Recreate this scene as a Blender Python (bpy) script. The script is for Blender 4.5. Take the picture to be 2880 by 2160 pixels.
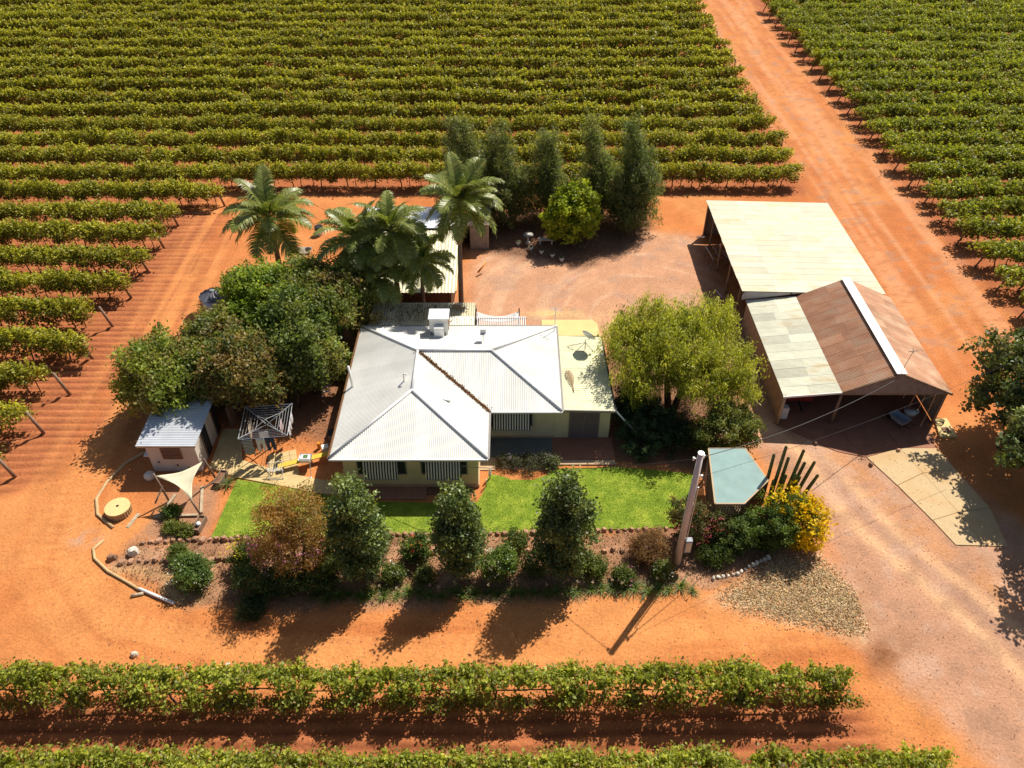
import bpy, math, random
import numpy as np
from mathutils import Vector, Matrix, Euler
for o in list(bpy.data.objects): bpy.data.objects.remove(o)
sc = bpy.context.scene
COL = sc.collection
random.seed(7); RNG = np.random.default_rng(11)
R = math.radians

# ------------------------------------------------------------------ camera, sky, sun, exposure
cam = bpy.data.cameras.new('camera'); camo = bpy.data.objects.new('camera', cam); COL.objects.link(camo)
camo.location = (0, 0, 33); camo.rotation_euler = (R(90 - 40.384), 0, 0)
cam.sensor_width = 36; cam.lens = 27.83; cam.clip_start = 0.5; cam.clip_end = 3000
sc.camera = camo
SUN_AZ, SUN_EL = 37.2, 51.5
w = bpy.data.worlds.new('World'); sc.world = w; w.use_nodes = True
nt = w.node_tree; bg = nt.nodes['Background']; sky = nt.nodes.new('ShaderNodeTexSky')
sky.sky_type = 'NISHITA'; sky.sun_disc = False
sky.sun_elevation = R(SUN_EL); sky.sun_rotation = R(SUN_AZ); sky.air_density = 1.0; sky.dust_density = 1.5; sky.ozone_density = 1.0
nt.links.new(sky.outputs[0], bg.inputs[0]); bg.inputs[1].default_value = 0.065
sl = bpy.data.lights.new('sun', 'SUN'); so = bpy.data.objects.new('sun', sl); COL.objects.link(so)
sl.energy = 5.0; sl.angle = R(0.5); sl.color = (1.0, 0.94, 0.84)
sdir = Vector((math.cos(R(SUN_EL)) * math.sin(R(SUN_AZ)), math.cos(R(SUN_EL)) * math.cos(R(SUN_AZ)), math.sin(R(SUN_EL))))
so.rotation_euler = (-sdir).to_track_quat('-Z', 'Y').to_euler(); so.location = (40, 60, 60)
vs = sc.view_settings; vs.view_transform = 'Standard'; vs.look = 'None'; vs.gamma = 1.0; vs.exposure = 0.4
try: vs.use_curve_mapping = False
except Exception: pass
sc.render.engine = 'CYCLES'
cy = sc.cycles
cy.max_bounces = 5; cy.diffuse_bounces = 3; cy.glossy_bounces = 2; cy.transmission_bounces = 4; cy.transparent_max_bounces = 6
cy.caustics_reflective = False; cy.caustics_refractive = False
cy.use_denoising = True
try: cy.denoising_input_passes = 'RGB_ALBEDO_NORMAL'
except Exception: pass

# ------------------------------------------------------------------ helpers: objects
def setp(o, label=None, cat=None, group=None, kind=None):
    if label: o['label'] = label
    if cat: o['category'] = cat
    if group: o['group'] = group
    if kind: o['kind'] = kind
    return o
def link(o, parent=None):
    COL.objects.link(o)
    if parent is not None: o.parent = parent
    return o
def thing(name, label, cat, loc=(0, 0, 0), rz=0, group=None):
    o = bpy.data.objects.new(name, None); o.empty_display_size = .3
    o.location = loc; o.rotation_euler = (0, 0, rz); link(o)
    return setp(o, label, cat, group)
def inst(name, me, parent=None, loc=(0, 0, 0), rot=(0, 0, 0), scale=(1, 1, 1)):
    o = bpy.data.objects.new(name, me); o.location = loc; o.rotation_euler = rot; o.scale = scale
    return link(o, parent)
def shade(me, smooth):
    if smooth: me.polygons.foreach_set('use_smooth', np.ones(len(me.polygons), bool))
def mesh_np(name, V, F, mats, tint=None, smooth=False, midx=None):
    """V (n,3), F (m,4) quads"""
    V = np.asarray(V, np.float32); F = np.asarray(F, np.int32); k = F.shape[1]
    me = bpy.data.meshes.new(name); me.vertices.add(len(V)); me.vertices.foreach_set('co', V.ravel())
    me.loops.add(F.size); me.loops.foreach_set('vertex_index', F.ravel())
    me.polygons.add(len(F)); me.polygons.foreach_set('loop_start', np.arange(0, F.size, k, dtype=np.int32))
    try: me.polygons.foreach_set('loop_total', np.full(len(F), k, np.int32))
    except Exception: pass
    for m in (mats if isinstance(mats, (list, tuple)) else [mats]): me.materials.append(m)
    if midx is not None: me.polygons.foreach_set('material_index', np.asarray(midx, np.int32))
    if tint is not None:
        T = np.asarray(tint, np.float32); dom = 'FACE' if len(T) == len(F) else 'POINT'
        a = me.attributes.new('tint', 'FLOAT_COLOR', dom)
        a.data.foreach_set('color', np.c_[T, np.ones(len(T), np.float32)].astype(np.float32).ravel())
    shade(me, smooth); me.update(calc_edges=True); me.validate()
    return me
class MB:
    def __init__(s): s.v = []; s.f = []; s.m = []
    def add(s, vs, fs, m=0):
        b = len(s.v); s.v += [tuple(v) for v in vs]
        for f in fs: s.f.append([b + i for i in f]); s.m.append(m)
        return s
    def box(s, x0, x1, y0, y1, z0, z1, m=0, rz=0, piv=None):
        vs = [(x, y, z) for z in (z0, z1) for y in (y0, y1) for x in (x0, x1)]
        if rz:
            px, py = piv if piv else ((x0 + x1) / 2, (y0 + y1) / 2); c, n = math.cos(rz), math.sin(rz)
            vs = [(px + (x - px) * c - (y - py) * n, py + (x - px) * n + (y - py) * c, z) for x, y, z in vs]
        return s.add(vs, [(0, 2, 3, 1), (4, 5, 7, 6), (0, 1, 5, 4), (2, 6, 7, 3), (0, 4, 6, 2), (1, 3, 7, 5)], m)
    def bar(s, a, b, wd, ht, m=0):
        a, b = Vector(a), Vector(b); d = (b - a).normalized()
        sd = d.cross(Vector((0, 0, 1)));
        if sd.length < 1e-3: sd = Vector((1, 0, 0))
        sd.normalize(); up = sd.cross(d); sd *= wd / 2; up *= ht / 2
        vs = [p + i * sd + j * up for p in (a, b) for i, j in ((-1, -1), (1, -1), (1, 1), (-1, 1))]
        return s.add(vs, [(0, 1, 2, 3), (4, 7, 6, 5), (0, 4, 5, 1), (1, 5, 6, 2), (2, 6, 7, 3), (3, 7, 4, 0)], m)
    def tube(s, pts, r, n=8, m=0, cap=True):
        pts = [Vector(p) for p in pts]; rs = r if isinstance(r, (list, tuple)) else [r] * len(pts)
        b = len(s.v); ref = None
        for i, p in enumerate(pts):
            d = (pts[min(i + 1, len(pts) - 1)] - pts[max(i - 1, 0)]).normalized()
            if ref is None: ref = Vector((1, 0, 0)) if abs(d.x) < .8 else Vector((0, 1, 0))
            u = (ref - d * ref.dot(d)).normalized(); q = d.cross(u); ref = u
            for k in range(n):
                t = 2 * math.pi * k / n; s.v.append(tuple(p + (u * math.cos(t) + q * math.sin(t)) * rs[i]))
        for i in range(len(pts) - 1):
            for k in range(n):
                a, c = b + i * n + k, b + i * n + (k + 1) % n
                s.f.append([a, c, c + n, a + n]); s.m.append(m)
        if cap:
            s.f.append([b + k for k in reversed(range(n))]); s.m.append(m)
            e = b + (len(pts) - 1) * n; s.f.append([e + k for k in range(n)]); s.m.append(m)
        return s
    def prism(s, poly, z0, z1, m=0):
        n = len(poly); f = lambda z, i: z[i] if isinstance(z, (list, tuple)) else z
        vs = [(p[0], p[1], f(z0, i)) for i, p in enumerate(poly)] + [(p[0], p[1], f(z1, i)) for i, p in enumerate(poly)]
        return s.add(vs, [list(reversed(range(n))), list(range(n, 2 * n))] + [(i, (i + 1) % n, n + (i + 1) % n, n + i) for i in range(n)], m)
    def cyl(s, x, y, z0, z1, r0, r1=None, n=16, m=0):
        return s.tube([(x, y, z0), (x, y, z1)], [r0, r0 if r1 is None else r1], n, m)
    def mesh(s, name, mats, smooth=False):
        me = bpy.data.meshes.new(name); me.from_pydata(s.v, [], s.f)
        for q in (mats if isinstance(mats, (list, tuple)) else [mats]): me.materials.append(q)
        if any(s.m): me.polygons.foreach_set('material_index', s.m)
        shade(me, smooth); me.update(); return me
    def build(s, name, mats, parent=None, smooth=False, bevel=0, **k):
        o = inst(name, s.mesh(name, mats, smooth), parent, **k)
        if bevel:
            b = o.modifiers.new('bevel', 'BEVEL'); b.width = bevel; b.segments = 2; b.limit_method = 'ANGLE'
        return o
def bx(name, mat, parent, *a, bevel=0, **k): return MB().box(*a, **k).build(name, mat, parent, bevel=bevel)

# ------------------------------------------------------------------ helpers: materials
def nd(t, kind, **k):
    n = t.nodes.new('ShaderNode' + kind)
    for a, b in k.items():
        if a.startswith('i_'):
            key = a[2:]; key = int(key) if key.isdigit() else key.replace('_', ' ')
            n.inputs[key].default_value = b
        else: setattr(n, a, b)
    return n
def mat(name, col, var=.18, scale=3.0, rough=.8, bump=0.0, bscale=20.0, metal=0.0, spec=.3, col2=None, fine=.12, fscale=25., attr=None, rnd=0.0, stretch=None, c2lo=.45, c2hi=.7):
    m = bpy.data.materials.new(name); m.use_nodes = True; t = m.node_tree; L = t.links.new
    p = t.nodes['Principled BSDF']; p.inputs['Roughness'].default_value = rough; p.inputs['Metallic'].default_value = metal
    p.inputs['Specular IOR Level'].default_value = spec
    tc = nd(t, 'TexCoord'); mp = nd(t, 'Mapping'); L(tc.outputs['Object'], mp.inputs[0])
    if stretch: mp.inputs['Scale'].default_value = stretch
    n1 = nd(t, 'TexNoise', i_Scale=scale, i_Detail=4.); L(mp.outputs[0], n1.inputs['Vector'])
    n2 = nd(t, 'TexNoise', i_Scale=fscale, i_Detail=3.); L(mp.outputs[0], n2.inputs['Vector'])
    if attr:
        a = nd(t, 'Attribute', attribute_name=attr); base = a.outputs['Color']
    else:
        c = nd(t, 'RGB'); c.outputs[0].default_value = (*col, 1); base = c.outputs[0]
    if col2:
        rp = nd(t, 'MapRange', i_From_Min=c2lo, i_From_Max=c2hi); L(n1.outputs[0], rp.inputs[0])
        mx = nd(t, 'Mix', data_type='RGBA'); L(rp.outputs[0], mx.inputs[0]); L(base, mx.inputs[6]); mx.inputs[7].default_value = (*col2, 1); base = mx.outputs[2]
    r1 = nd(t, 'MapRange', i_From_Min=.3, i_From_Max=.7, i_To_Min=1 - var, i_To_Max=1 + var); L(n1.outputs[0], r1.inputs[0])
    r2 = nd(t, 'MapRange', i_From_Min=.3, i_From_Max=.7, i_To_Min=1 - fine, i_To_Max=1 + fine); L(n2.outputs[0], r2.inputs[0])
    mu = nd(t, 'Math', operation='MULTIPLY'); L(r1.outputs[0], mu.inputs[0]); L(r2.outputs[0], mu.inputs[1]); k = mu.outputs[0]
    if rnd:
        oi = nd(t, 'ObjectInfo'); r3 = nd(t, 'MapRange', i_To_Min=1 - rnd, i_To_Max=1 + rnd); L(oi.outputs['Random'], r3.inputs[0])
        mu2 = nd(t, 'Math', operation='MULTIPLY'); L(k, mu2.inputs[0]); L(r3.outputs[0], mu2.inputs[1]); k = mu2.outputs[0]
    vm = nd(t, 'VectorMath', operation='SCALE'); L(base, vm.inputs[0]); L(k, vm.inputs['Scale'])
    L(vm.outputs[0], p.inputs['Base Color'])
    if bump:
        nb = nd(t, 'TexNoise', i_Scale=bscale, i_Detail=5.); L(mp.outputs[0], nb.inputs['Vector'])
        b = nd(t, 'Bump', i_Strength=min(1, bump * 10), i_Distance=bump); L(nb.outputs[0], b.inputs['Height']); L(b.outputs[0], p.inputs['Normal'])
    return m
def leafmat(name, trans=.45, rough=.5, spec=.35):
    m = bpy.data.materials.new(name); m.use_nodes = True; t = m.node_tree; L = t.links.new
    p = t.nodes['Principled BSDF']; p.inputs['Roughness'].default_value = rough; p.inputs['Specular IOR Level'].default_value = spec
    a = nd(t, 'Attribute', attribute_name='tint'); oi = nd(t, 'ObjectInfo')
    r = nd(t, 'MapRange', i_To_Min=.86, i_To_Max=1.14); L(oi.outputs['Random'], r.inputs[0])
    v = nd(t, 'VectorMath', operation='SCALE'); L(a.outputs['Color'], v.inputs[0]); L(r.outputs[0], v.inputs['Scale'])
    L(v.outputs[0], p.inputs['Base Color'])
    tr = nd(t, 'BsdfTranslucent'); v2 = nd(t, 'VectorMath', operation='MULTIPLY'); L(v.outputs[0], v2.inputs[0]); v2.inputs[1].default_value = (1.25, 1.3, .6)
    L(v2.outputs[0], tr.inputs[0])
    mx = nd(t, 'MixShader'); mx.inputs[0].default_value = trans; L(p.outputs[0], mx.inputs[1]); L(tr.outputs[0], mx.inputs[2])
    L(mx.outputs[0], t.nodes['Material Output'].inputs[0]); return m
M = dict(
 leaf=leafmat('leaf'), waxy=leafmat('waxy_leaf', .34, .42, .4), petal=leafmat('petal', .4, .6, .2), frond=leafmat('frond_leaf', .4, .4, .5),
 bark=mat('bark', (.09, .062, .045), .3, 6, .95, .02, 30), palmbark=mat('palm_bark', (.17, .12, .085), .25, 4, .95, .02, 14, stretch=(1, 1, 4)), greybark=mat('grey_bark', (.14, .115, .095), .3, 6, .95, .02, 30),
 roof=mat('roof_zincalume', (.62, .62, .62), .10, .5, .5, metal=0, spec=.4, attr='tint', col2=None, fine=.04),
 cap=mat('ridge_cap', (.66, .66, .65), .08, 1, .45, metal=.1, spec=.5),
 cream=mat('cream_wall', (.68, .58, .36), .06, 1.2, .75, fine=.03), hutw=mat('hut_wall', (.66, .57, .48), .08, 1.5, .85, fine=.04),
 creamroof=mat('cream_roof', (.70, .66, .42), .12, 1.2, .5, metal=.05, spec=.4, attr='tint', fine=.04),
 rust=mat('rust_sheet', (.42, .205, .115), .22, 1.6, .75, col2=(.33, .21, .14), rnd=.14, fine=.15, stretch=(.35, 1, 1)),
 rustpale=mat('pale_rust_sheet', (.54, .29, .17), .2, 1.4, .7, col2=(.50, .34, .22), rnd=.16, fine=.12, stretch=(.35, 1, 1)),
 patch=mat('patchwork_sheet', (.54, .53, .41), .15, 1.3, .55, metal=.05, col2=(.40, .30, .15), rnd=.22, fine=.1, stretch=(.35, 1, 1), c2lo=.55, c2hi=.75),
 flat=mat('flat_shed_sheet', (.60, .56, .40), .12, .7, .6, metal=0, col2=(.55, .42, .22), rnd=.12, fine=.08, c2lo=.5, c2hi=.75),
 silver=mat('silver_sheet', (.66, .68, .70), .08, 1, .45, metal=.05, spec=.5, attr='tint', fine=.04),
 shedwall=mat('weathered_wall', (.33, .235, .165), .18, 2, .85, fine=.1, stretch=(1, 1, .3)), greywall=mat('grey_wall', (.32, .28, .25), .2, 3, .9),
 timber=mat('timber', (.22, .15, .10), .25, 4, .9, .008, 30, stretch=(1, 1, .2)), oldtimber=mat('weathered_timber', (.42, .33, .22), .2, 5, .9, .006, 30), post=mat('post_timber', (.24, .16, .11), .25, 5, .95, .01, 30),
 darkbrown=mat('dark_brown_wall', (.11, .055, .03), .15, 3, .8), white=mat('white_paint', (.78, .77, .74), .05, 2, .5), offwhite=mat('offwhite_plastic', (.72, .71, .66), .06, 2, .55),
 metal=mat('grey_metal', (.36, .36, .36), .1, 3, .4, metal=.7), dark=mat('dark_metal', (.035, .035, .04), .2, 4, .5, metal=.3), blackp=mat('black_plastic', (.02, .02, .022), .2, 3, .5),
 greenmetal=mat('dark_green_metal', (.05, .075, .055), .1, 4, .4, metal=.4), galv=mat('galvanised', (.5, .52, .53), .1, 4, .4, metal=.5),
 concrete=mat('concrete', (.55, .40, .22), .12, .7, .9, .004, 25, col2=(.45, .29, .14)), sandslab=mat('sand_slab', (.66, .50, .22), .07, 1, .9, .003, 25),
 path=mat('path_concrete', (.56, .41, .19), .12, 1.2, .9, .004, 30), redslab=mat('red_slab', (.30, .13, .075), .12, 1.5, .8, .003, 25), greyslab=mat('grey_green_slab', (.14, .15, .13), .1, 1.2, .7, .002, 25),
 terracotta=mat('terracotta', (.36, .17, .10), .12, 2, .85, .003, 25), stepc=mat('step_concrete', (.50, .35, .21), .1, 2, .9),
 stone=mat('border_stone', (.36, .20, .12), .3, 6, .95, .02, 18, rnd=.35), palestone=mat('pale_stone', (.62, .55, .45), .2, 6, .95, .02, 18, rnd=.25), brick=mat('brick', (.32, .13, .08), .2, 5, .9, rnd=.25),
 soil=mat('bed_soil', (.20, .10, .055), .3, 3, 1, .02, 30), glass=mat('window_glass', (.03, .035, .04), .1, 1, .08, spec=.8), frame=mat('window_frame', (.26, .24, .22), .08, 3, .5),
 louvre=mat('louvre_brown', (.26, .14, .09), .15, 6, .7), screen=mat('door_screen', (.17, .125, .12), .1, 6, .6), screen2=mat('door_slat', (.22, .165, .16), .1, 6, .6),
 hose=mat('old_hose', (.50, .34, .17), .12, 4, .8), sail=None, cactus=mat('cactus_green', (.10, .12, .035), .25, 4, .7, .01, 20), red=mat('faded_red', (.22, .03, .025), .2, 3, .5), blue=mat('blue_plastic', (.05, .12, .45), .1, 3, .5),
 denim=mat('denim', (.04, .05, .09), .15, 8, .9), cloth=mat('pale_cloth', (.68, .66, .66), .1, 6, .95), card=mat('cardboard', (.40, .24, .12), .12, 4, .9), yellow=mat('yellow_board', (.62, .42, .05), .1, 4, .8),
 orange=mat('orange_paint', (.6, .22, .02), .1, 4, .6), pole=mat('utility_pole_paint', (.62, .54, .49), .12, 2, .8, .004, 14, stretch=(1, 1, .3)), wire=mat('wire', (.06, .06, .06), .1, 2, .6), lattice=mat('lattice', (.30, .15, .10), .15, 5, .85),
 shadecloth=mat('grey_shade_cloth', (.50, .48, .47), .1, 3, .9), ceramic=mat('birdbath_concrete', (.58, .55, .50), .1, 5, .85), tankgrey=mat('tank_grey', (.10, .10, .12), .15, 3, .5, metal=.3, rnd=.2), tub=mat('tub_aluminium', (.5, .5, .48), .1, 3, .5),
 deadleaf=mat('dead_frond', (.33, .19, .09), .2, 8, .95), bluebox=mat('grey_plastic', (.30, .32, .34), .1, 3, .6), tile=mat('roof_debris', (.16, .075, .03), .4, 12, 1, .01, 40))
def stripes():
    m = bpy.data.materials.new('striped_canvas'); m.use_nodes = True; t = m.node_tree; L = t.links.new
    p = t.nodes['Principled BSDF']; p.inputs['Roughness'].default_value = .9
    tc = nd(t, 'TexCoord'); sx = nd(t, 'SeparateXYZ'); L(tc.outputs['Object'], sx.inputs[0])
    mu = nd(t, 'Math', operation='MULTIPLY', i_1=1 / .152); L(sx.outputs[0], mu.inputs[0]); fr = nd(t, 'Math', operation='FRACT'); L(mu.outputs[0], fr.inputs[0])
    gt = nd(t, 'Math', operation='GREATER_THAN', i_1=.5); L(fr.outputs[0], gt.inputs[0])
    mx = nd(t, 'Mix', data_type='RGBA'); L(gt.outputs[0], mx.inputs[0]); mx.inputs[6].default_value = (.72, .70, .63, 1); mx.inputs[7].default_value = (.018, .018, .02, 1)
    L(mx.outputs[2], p.inputs['Base Color']); return m
M['stripe'] = stripes()
def fabric(name, col, trans, alpha_glass=False):
    m = bpy.data.materials.new(name); m.use_nodes = True; t = m.node_tree; L = t.links.new
    p = t.nodes['Principled BSDF']; p.inputs['Roughness'].default_value = .6 if alpha_glass else .9; p.inputs['Specular IOR Level'].default_value = .2
    tc = nd(t, 'TexCoord'); n = nd(t, 'TexNoise', i_Scale=1.5, i_Detail=4.); L(tc.outputs['Object'], n.inputs[0])
    r = nd(t, 'MapRange', i_From_Min=.3, i_From_Max=.7, i_To_Min=.9, i_To_Max=1.1); L(n.outputs[0], r.inputs[0])
    v = nd(t, 'VectorMath', operation='SCALE'); v.inputs[0].default_value = col; L(r.outputs[0], v.inputs['Scale']); L(v.outputs[0], p.inputs['Base Color'])
    tr = nd(t, 'BsdfTransparent' if alpha_glass else 'BsdfTranslucent'); tr.inputs[0].default_value = (*((.75, .9, .88) if alpha_glass else col), 1)
    mx = nd(t, 'MixShader'); mx.inputs[0].default_value = trans; L(p.outputs[0], mx.inputs[1]); L(tr.outputs[0], mx.inputs[2]); L(mx.outputs[0], t.nodes['Material Output'].inputs[0]); return m
M['sail'] = fabric('sail_cloth', (.74, .70, .50), .25); M['poly'] = fabric('polycarbonate', (.27, .40, .38), .22, True)

# ------------------------------------------------------------------ helpers: noise, corrugated sheets, leaves
def _h(i, j, s): 
    v = np.sin(i * 127.1 + j * 311.7 + s * 74.7) * 43758.5453; return v - np.floor(v)
def vnoise(x, y, s=0):
    i, j = np.floor(x), np.floor(y); a, b = x - i, y - j; a = a * a * (3 - 2 * a); b = b * b * (3 - 2 * b)
    return (_h(i, j, s) * (1 - a) + _h(i + 1, j, s) * a) * (1 - b) + (_h(i, j + 1, s) * (1 - a) + _h(i + 1, j + 1, s) * a) * b
def fbm(x, y, s=0, o=4):
    t, k = 0, 0
    for q in range(o): t = t + vnoise(x * 2 ** q, y * 2 ** q, s + q) / 2 ** q; k += 1 / 2 ** q
    return t / k
def corr(poly, d, pitch=.1, amp=.014, tint=(.62, .62, .62), tv=.05, sheet=.8, sps=6):
    """corrugated surface over a convex planar polygon, ribs along d"""
    P = [Vector(p) for p in poly]; n = Vector((0, 0, 0))
    for i in range(len(P)): n += P[i].cross(P[(i + 1) % len(P)])
    n.normalize(); n = n if n.z > 0 else -n
    d = Vector(d); d = (d - n * d.dot(n)).normalized(); wv = n.cross(d); o = P[0]
    U = [(p - o).dot(wv) for p in P]; T = [(p - o).dot(d) for p in P]
    u0, u1 = min(U), max(U); us = np.arange(u0 + .002, u1 - .002, pitch / sps); us = np.append(us, u1 - .002)
    V = []; tn = []; k = len(P); rs = random.Random(int(abs(u1 * 977 + T[-1] * 31)))
    cols = {}
    for u in us:
        ts = []
        for i in range(k):
            a, b = U[i], U[(i + 1) % k]
            if (a - u) * (b - u) <= 0 and abs(a - b) > 1e-9: ts.append(T[i] + (T[(i + 1) % k] - T[i]) * (u - a) / (b - a))
        off = amp * math.sin(2 * math.pi * u / pitch)
        q = int((u - u0) // sheet)
        if q not in cols: cols[q] = 1 + rs.uniform(-tv, tv)
        for t_ in (min(ts), max(ts)): V.append(o + wv * float(u) + d * t_ + n * off); tn.append([c * cols[q] for c in tint])
    F = [(2 * i, 2 * i + 1, 2 * i + 3, 2 * i + 2) for i in range(len(us) - 1)]
    return [tuple(v) for v in V], F, tn
def corr_obj(name, m, parent, poly, d, **k):
    V, F, tn = corr(poly, d, **k); me = mesh_np(name, V, F, m, tn, True)
    return inst(name, me, parent)
def leafquads(P, size, tint, up=.35, axis=None, axw=0.0, asp=.5, out=None, rng=RNG):
    n = len(P); nr = rng.normal(size=(n, 3)); nr /= np.linalg.norm(nr, axis=1)[:, None] + 1e-9
    nr[:, 2] += up
    if out is not None: nr += out
    nr /= np.linalg.norm(nr, axis=1)[:, None] + 1e-9
    t = rng.normal(size=(n, 3))
    if axis is not None: t = t * (1 - axw) + np.asarray(axis) * axw * 1.6
    t -= nr * (t * nr).sum(1)[:, None]; t /= np.linalg.norm(t, axis=1)[:, None] + 1e-9
    b = np.cross(nr, t); s = np.asarray(size).reshape(-1, 1) * np.ones((n, 1))
    V = np.empty((n, 4, 3), np.float32)
    V[:, 0] = P - t * s; V[:, 1] = P + b * s * asp + nr * s * .15; V[:, 2] = P + t * s; V[:, 3] = P - b * s * asp + nr * s * .15
    return V.reshape(-1, 3), np.arange(n * 4, dtype=np.int32).reshape(-1, 4), np.asarray(tint, np.float32)
def pal(n, cols, wts=None, rng=RNG, var=.18):
    cols = np.asarray(cols, float); i = rng.choice(len(cols), n, p=wts); c = cols[i]
    return c * (1 + rng.normal(size=(n, 1)) * var).clip(.5, 1.6)
def crown_pts(lobes, clumps, per, rc, cols, wts=None, strand=None, shell=.5, zmin=.25, rng=RNG, var=.15, flat=.8):
    vol = np.array([l[3] * l[4] * l[5] for l in lobes]); pr = vol / vol.sum()
    li = rng.choice(len(lobes), clumps, p=pr); Lb = np.array(lobes)[li]
    d = rng.normal(size=(clumps, 3)); d /= np.linalg.norm(d, axis=1)[:, None]
    r = shell + (1 - shell) * rng.random((clumps, 1)) ** .7; r *= (1 + .12 * rng.normal(size=(clumps, 1)))
    C = Lb[:, :3] + d * r * Lb[:, 3:6]
    k = rng.integers(int(per * .6), int(per * 1.4) + 1, clumps); idx = np.repeat(np.arange(clumps), k); n = len(idx)
    P = C[idx] + rng.normal(size=(n, 3)) * rc * np.array([1, 1, flat])
    if strand is not None:
        sd, ln = np.asarray(strand[0], float), strand[1]; sl_ = ln * (.5 + rng.random(clumps)); dv = sd + rng.normal(size=(clumps, 3)) * .22
        P = P + dv[idx] * (sl_[idx] * rng.random(n))[:, None]
    ct = pal(clumps, cols, wts, rng, var); T = ct[idx] * (1 + rng.normal(size=(n, 1)) * .14).clip(.5, 1.6)
    ok = P[:, 2] > zmin
    return P[ok], T[ok], d[idx][ok] * .5, C
def cloud(name, m, parent, P, T, size, up=.35, **k):
    s = size * (.7 + .6 * RNG.random(len(P))); V, F, t = leafquads(P, s, T, up, **k)
    return inst(name, mesh_np(name, V, F, m, t), parent)
def tree(name, label, loc, h, lobes, clumps, per, rc, leaf, cols, wts=None, m='leaf', bark='bark', cat='tree', group=None, strand=None, tr=.16, limbs=10, asp=.5, fork=.35, multi=1, shell=.5, flowers=None, zmin=.4, axw=0, up=.35, crownname='crown'):
    t = thing(name, label, cat, loc, 0, group)
    P, T, out, C = crown_pts(lobes, clumps, per, rc, cols, wts, strand, shell, zmin)
    cloud(crownname, M[m], t, P, T, leaf, out=out, asp=asp, axis=(None if strand is None else strand[0]), axw=axw, up=up)
    b = MB(); top = np.mean(np.array(lobes)[:, :3], axis=0); fz = h * fork
    for q in range(multi):
        a = 2 * math.pi * q / multi; ox, oy = (.25 * math.cos(a), .25 * math.sin(a)) if multi > 1 else (0, 0)
        fx, fy = top[0] * .35 + ox * 2.2, top[1] * .35 + oy * 2.2
        b.tube([(ox * .5, oy * .5, -.1), (ox * .5 + fx * .4, oy * .5 + fy * .4, fz * .5), (fx, fy, fz), (top[0] * .8 + ox * 3, top[1] * .8 + oy * 3, h * .72)], [tr, tr * .85, tr * .7, tr * .25], 8)
    tk = b.build('trunk', M[bark], t, True)
    lb = MB()
    for q in range(limbs):
        c = C[RNG.integers(len(C))]; s = Vector((top[0] * .35, top[1] * .35, fz * (.8 + .5 * random.random()))); e = Vector(c) * .92
        mid = s.lerp(e, .5) + Vector((random.uniform(-.15, .15), random.uniform(-.15, .15), .2)); lb.tube([s, mid, e], [tr * .45, tr * .3, tr * .1], 6)
    if limbs: lb.build('limbs', M[bark], t, True)
    if flowers:
        fl, n, fs, fc = flowers; P, T, out, C = crown_pts(fl, n, 7, .09, fc, None, None, .88, .3); setp(cloud('flowers', M['petal'], t, P, T, fs, .6), kind='stuff')
    return t

# ------------------------------------------------------------------ ground
def seg_dist(x, y, pl):
    best = np.full(x.shape, 1e9); sgn = np.zeros(x.shape); along = np.zeros(x.shape); acc = 0
    for (ax, ay), (bx_, by) in zip(pl[:-1], pl[1:]):
        dx, dy = bx_ - ax, by - ay; L2 = dx * dx + dy * dy; t = np.clip(((x - ax) * dx + (y - ay) * dy) / L2, 0, 1)
        ex, ey = x - ax - t * dx, y - ay - t * dy; d = np.hypot(ex, ey); c = d < best
        best = np.where(c, d, best); sgn = np.where(c, np.sign(dx * ey - dy * ex), sgn); along = np.where(c, acc + t * math.sqrt(L2), along); acc += math.sqrt(L2)
    return best * sgn, along
def inside(x, y, poly):
    c = np.zeros(x.shape, bool); n = len(poly)
    for i in range(n):
        (x0, y0), (x1, y1) = poly[i], poly[(i + 1) % n]
        if y0 == y1: continue
        c ^= ((y0 > y) != (y1 > y)) & (x < (x1 - x0) * (y - y0) / (y1 - y0) + x0)
    return c
def pmask(x, y, poly, soft):
    d, _ = seg_dist(x, y, poly + [poly[0]]); d = np.abs(d) * np.where(inside(x, y, poly), 1, -1)
    return np.clip(d / soft + .5, 0, 1)
def sm(x, a, b): t = np.clip((x - a) / (b - a), 0, 1); return t * t * (3 - 2 * t)
ROW0, ROWS = 34.2, 3.58
def rowy(n): return ROW0 + ROWS * n
def axis(segs):
    out = []
    for a, b, s in segs: out += list(np.arange(a, b, s))
    return np.array(out + [segs[-1][1]])
gx = axis([(-130, -60, 3.5), (-60, -30, .5), (-30, 28, .2), (28, 60, .4), (60, 130, 3.5)])
gy = axis([(4, 11, .5), (11, 22, .13), (22, 45, .2), (45, 66, .25), (66, 132, .4), (132, 190, 3.)])
X, Y = np.meshgrid(gx, gy)
wob = lambda s, a, q: (fbm(X * s, Y * s, q) - .5) * 2 * a
Xw, Yw = X + wob(.5, .8, 1) + wob(2.1, .25, 5), Y + wob(.5, .8, 9) + wob(2.1, .25, 13)
C = np.ones(X.shape + (3,)) * np.array([.52, .185, .057])
def paint(m, col, k=1.0):
    global C
    m = (np.clip(m, 0, 1) * k)[..., None]; C = C * (1 - m) + np.array(col) * m
n1 = fbm(X * .23, Y * .23, 3); n2 = fbm(X * .9, Y * .9, 21); n3 = fbm(X * 3.1, Y * 3.1, 33)
paint(sm(n1, .45, .7), (.56, .225, .075), .8); paint(sm(n1, .5, .25), (.47, .15, .045), .7)
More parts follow.
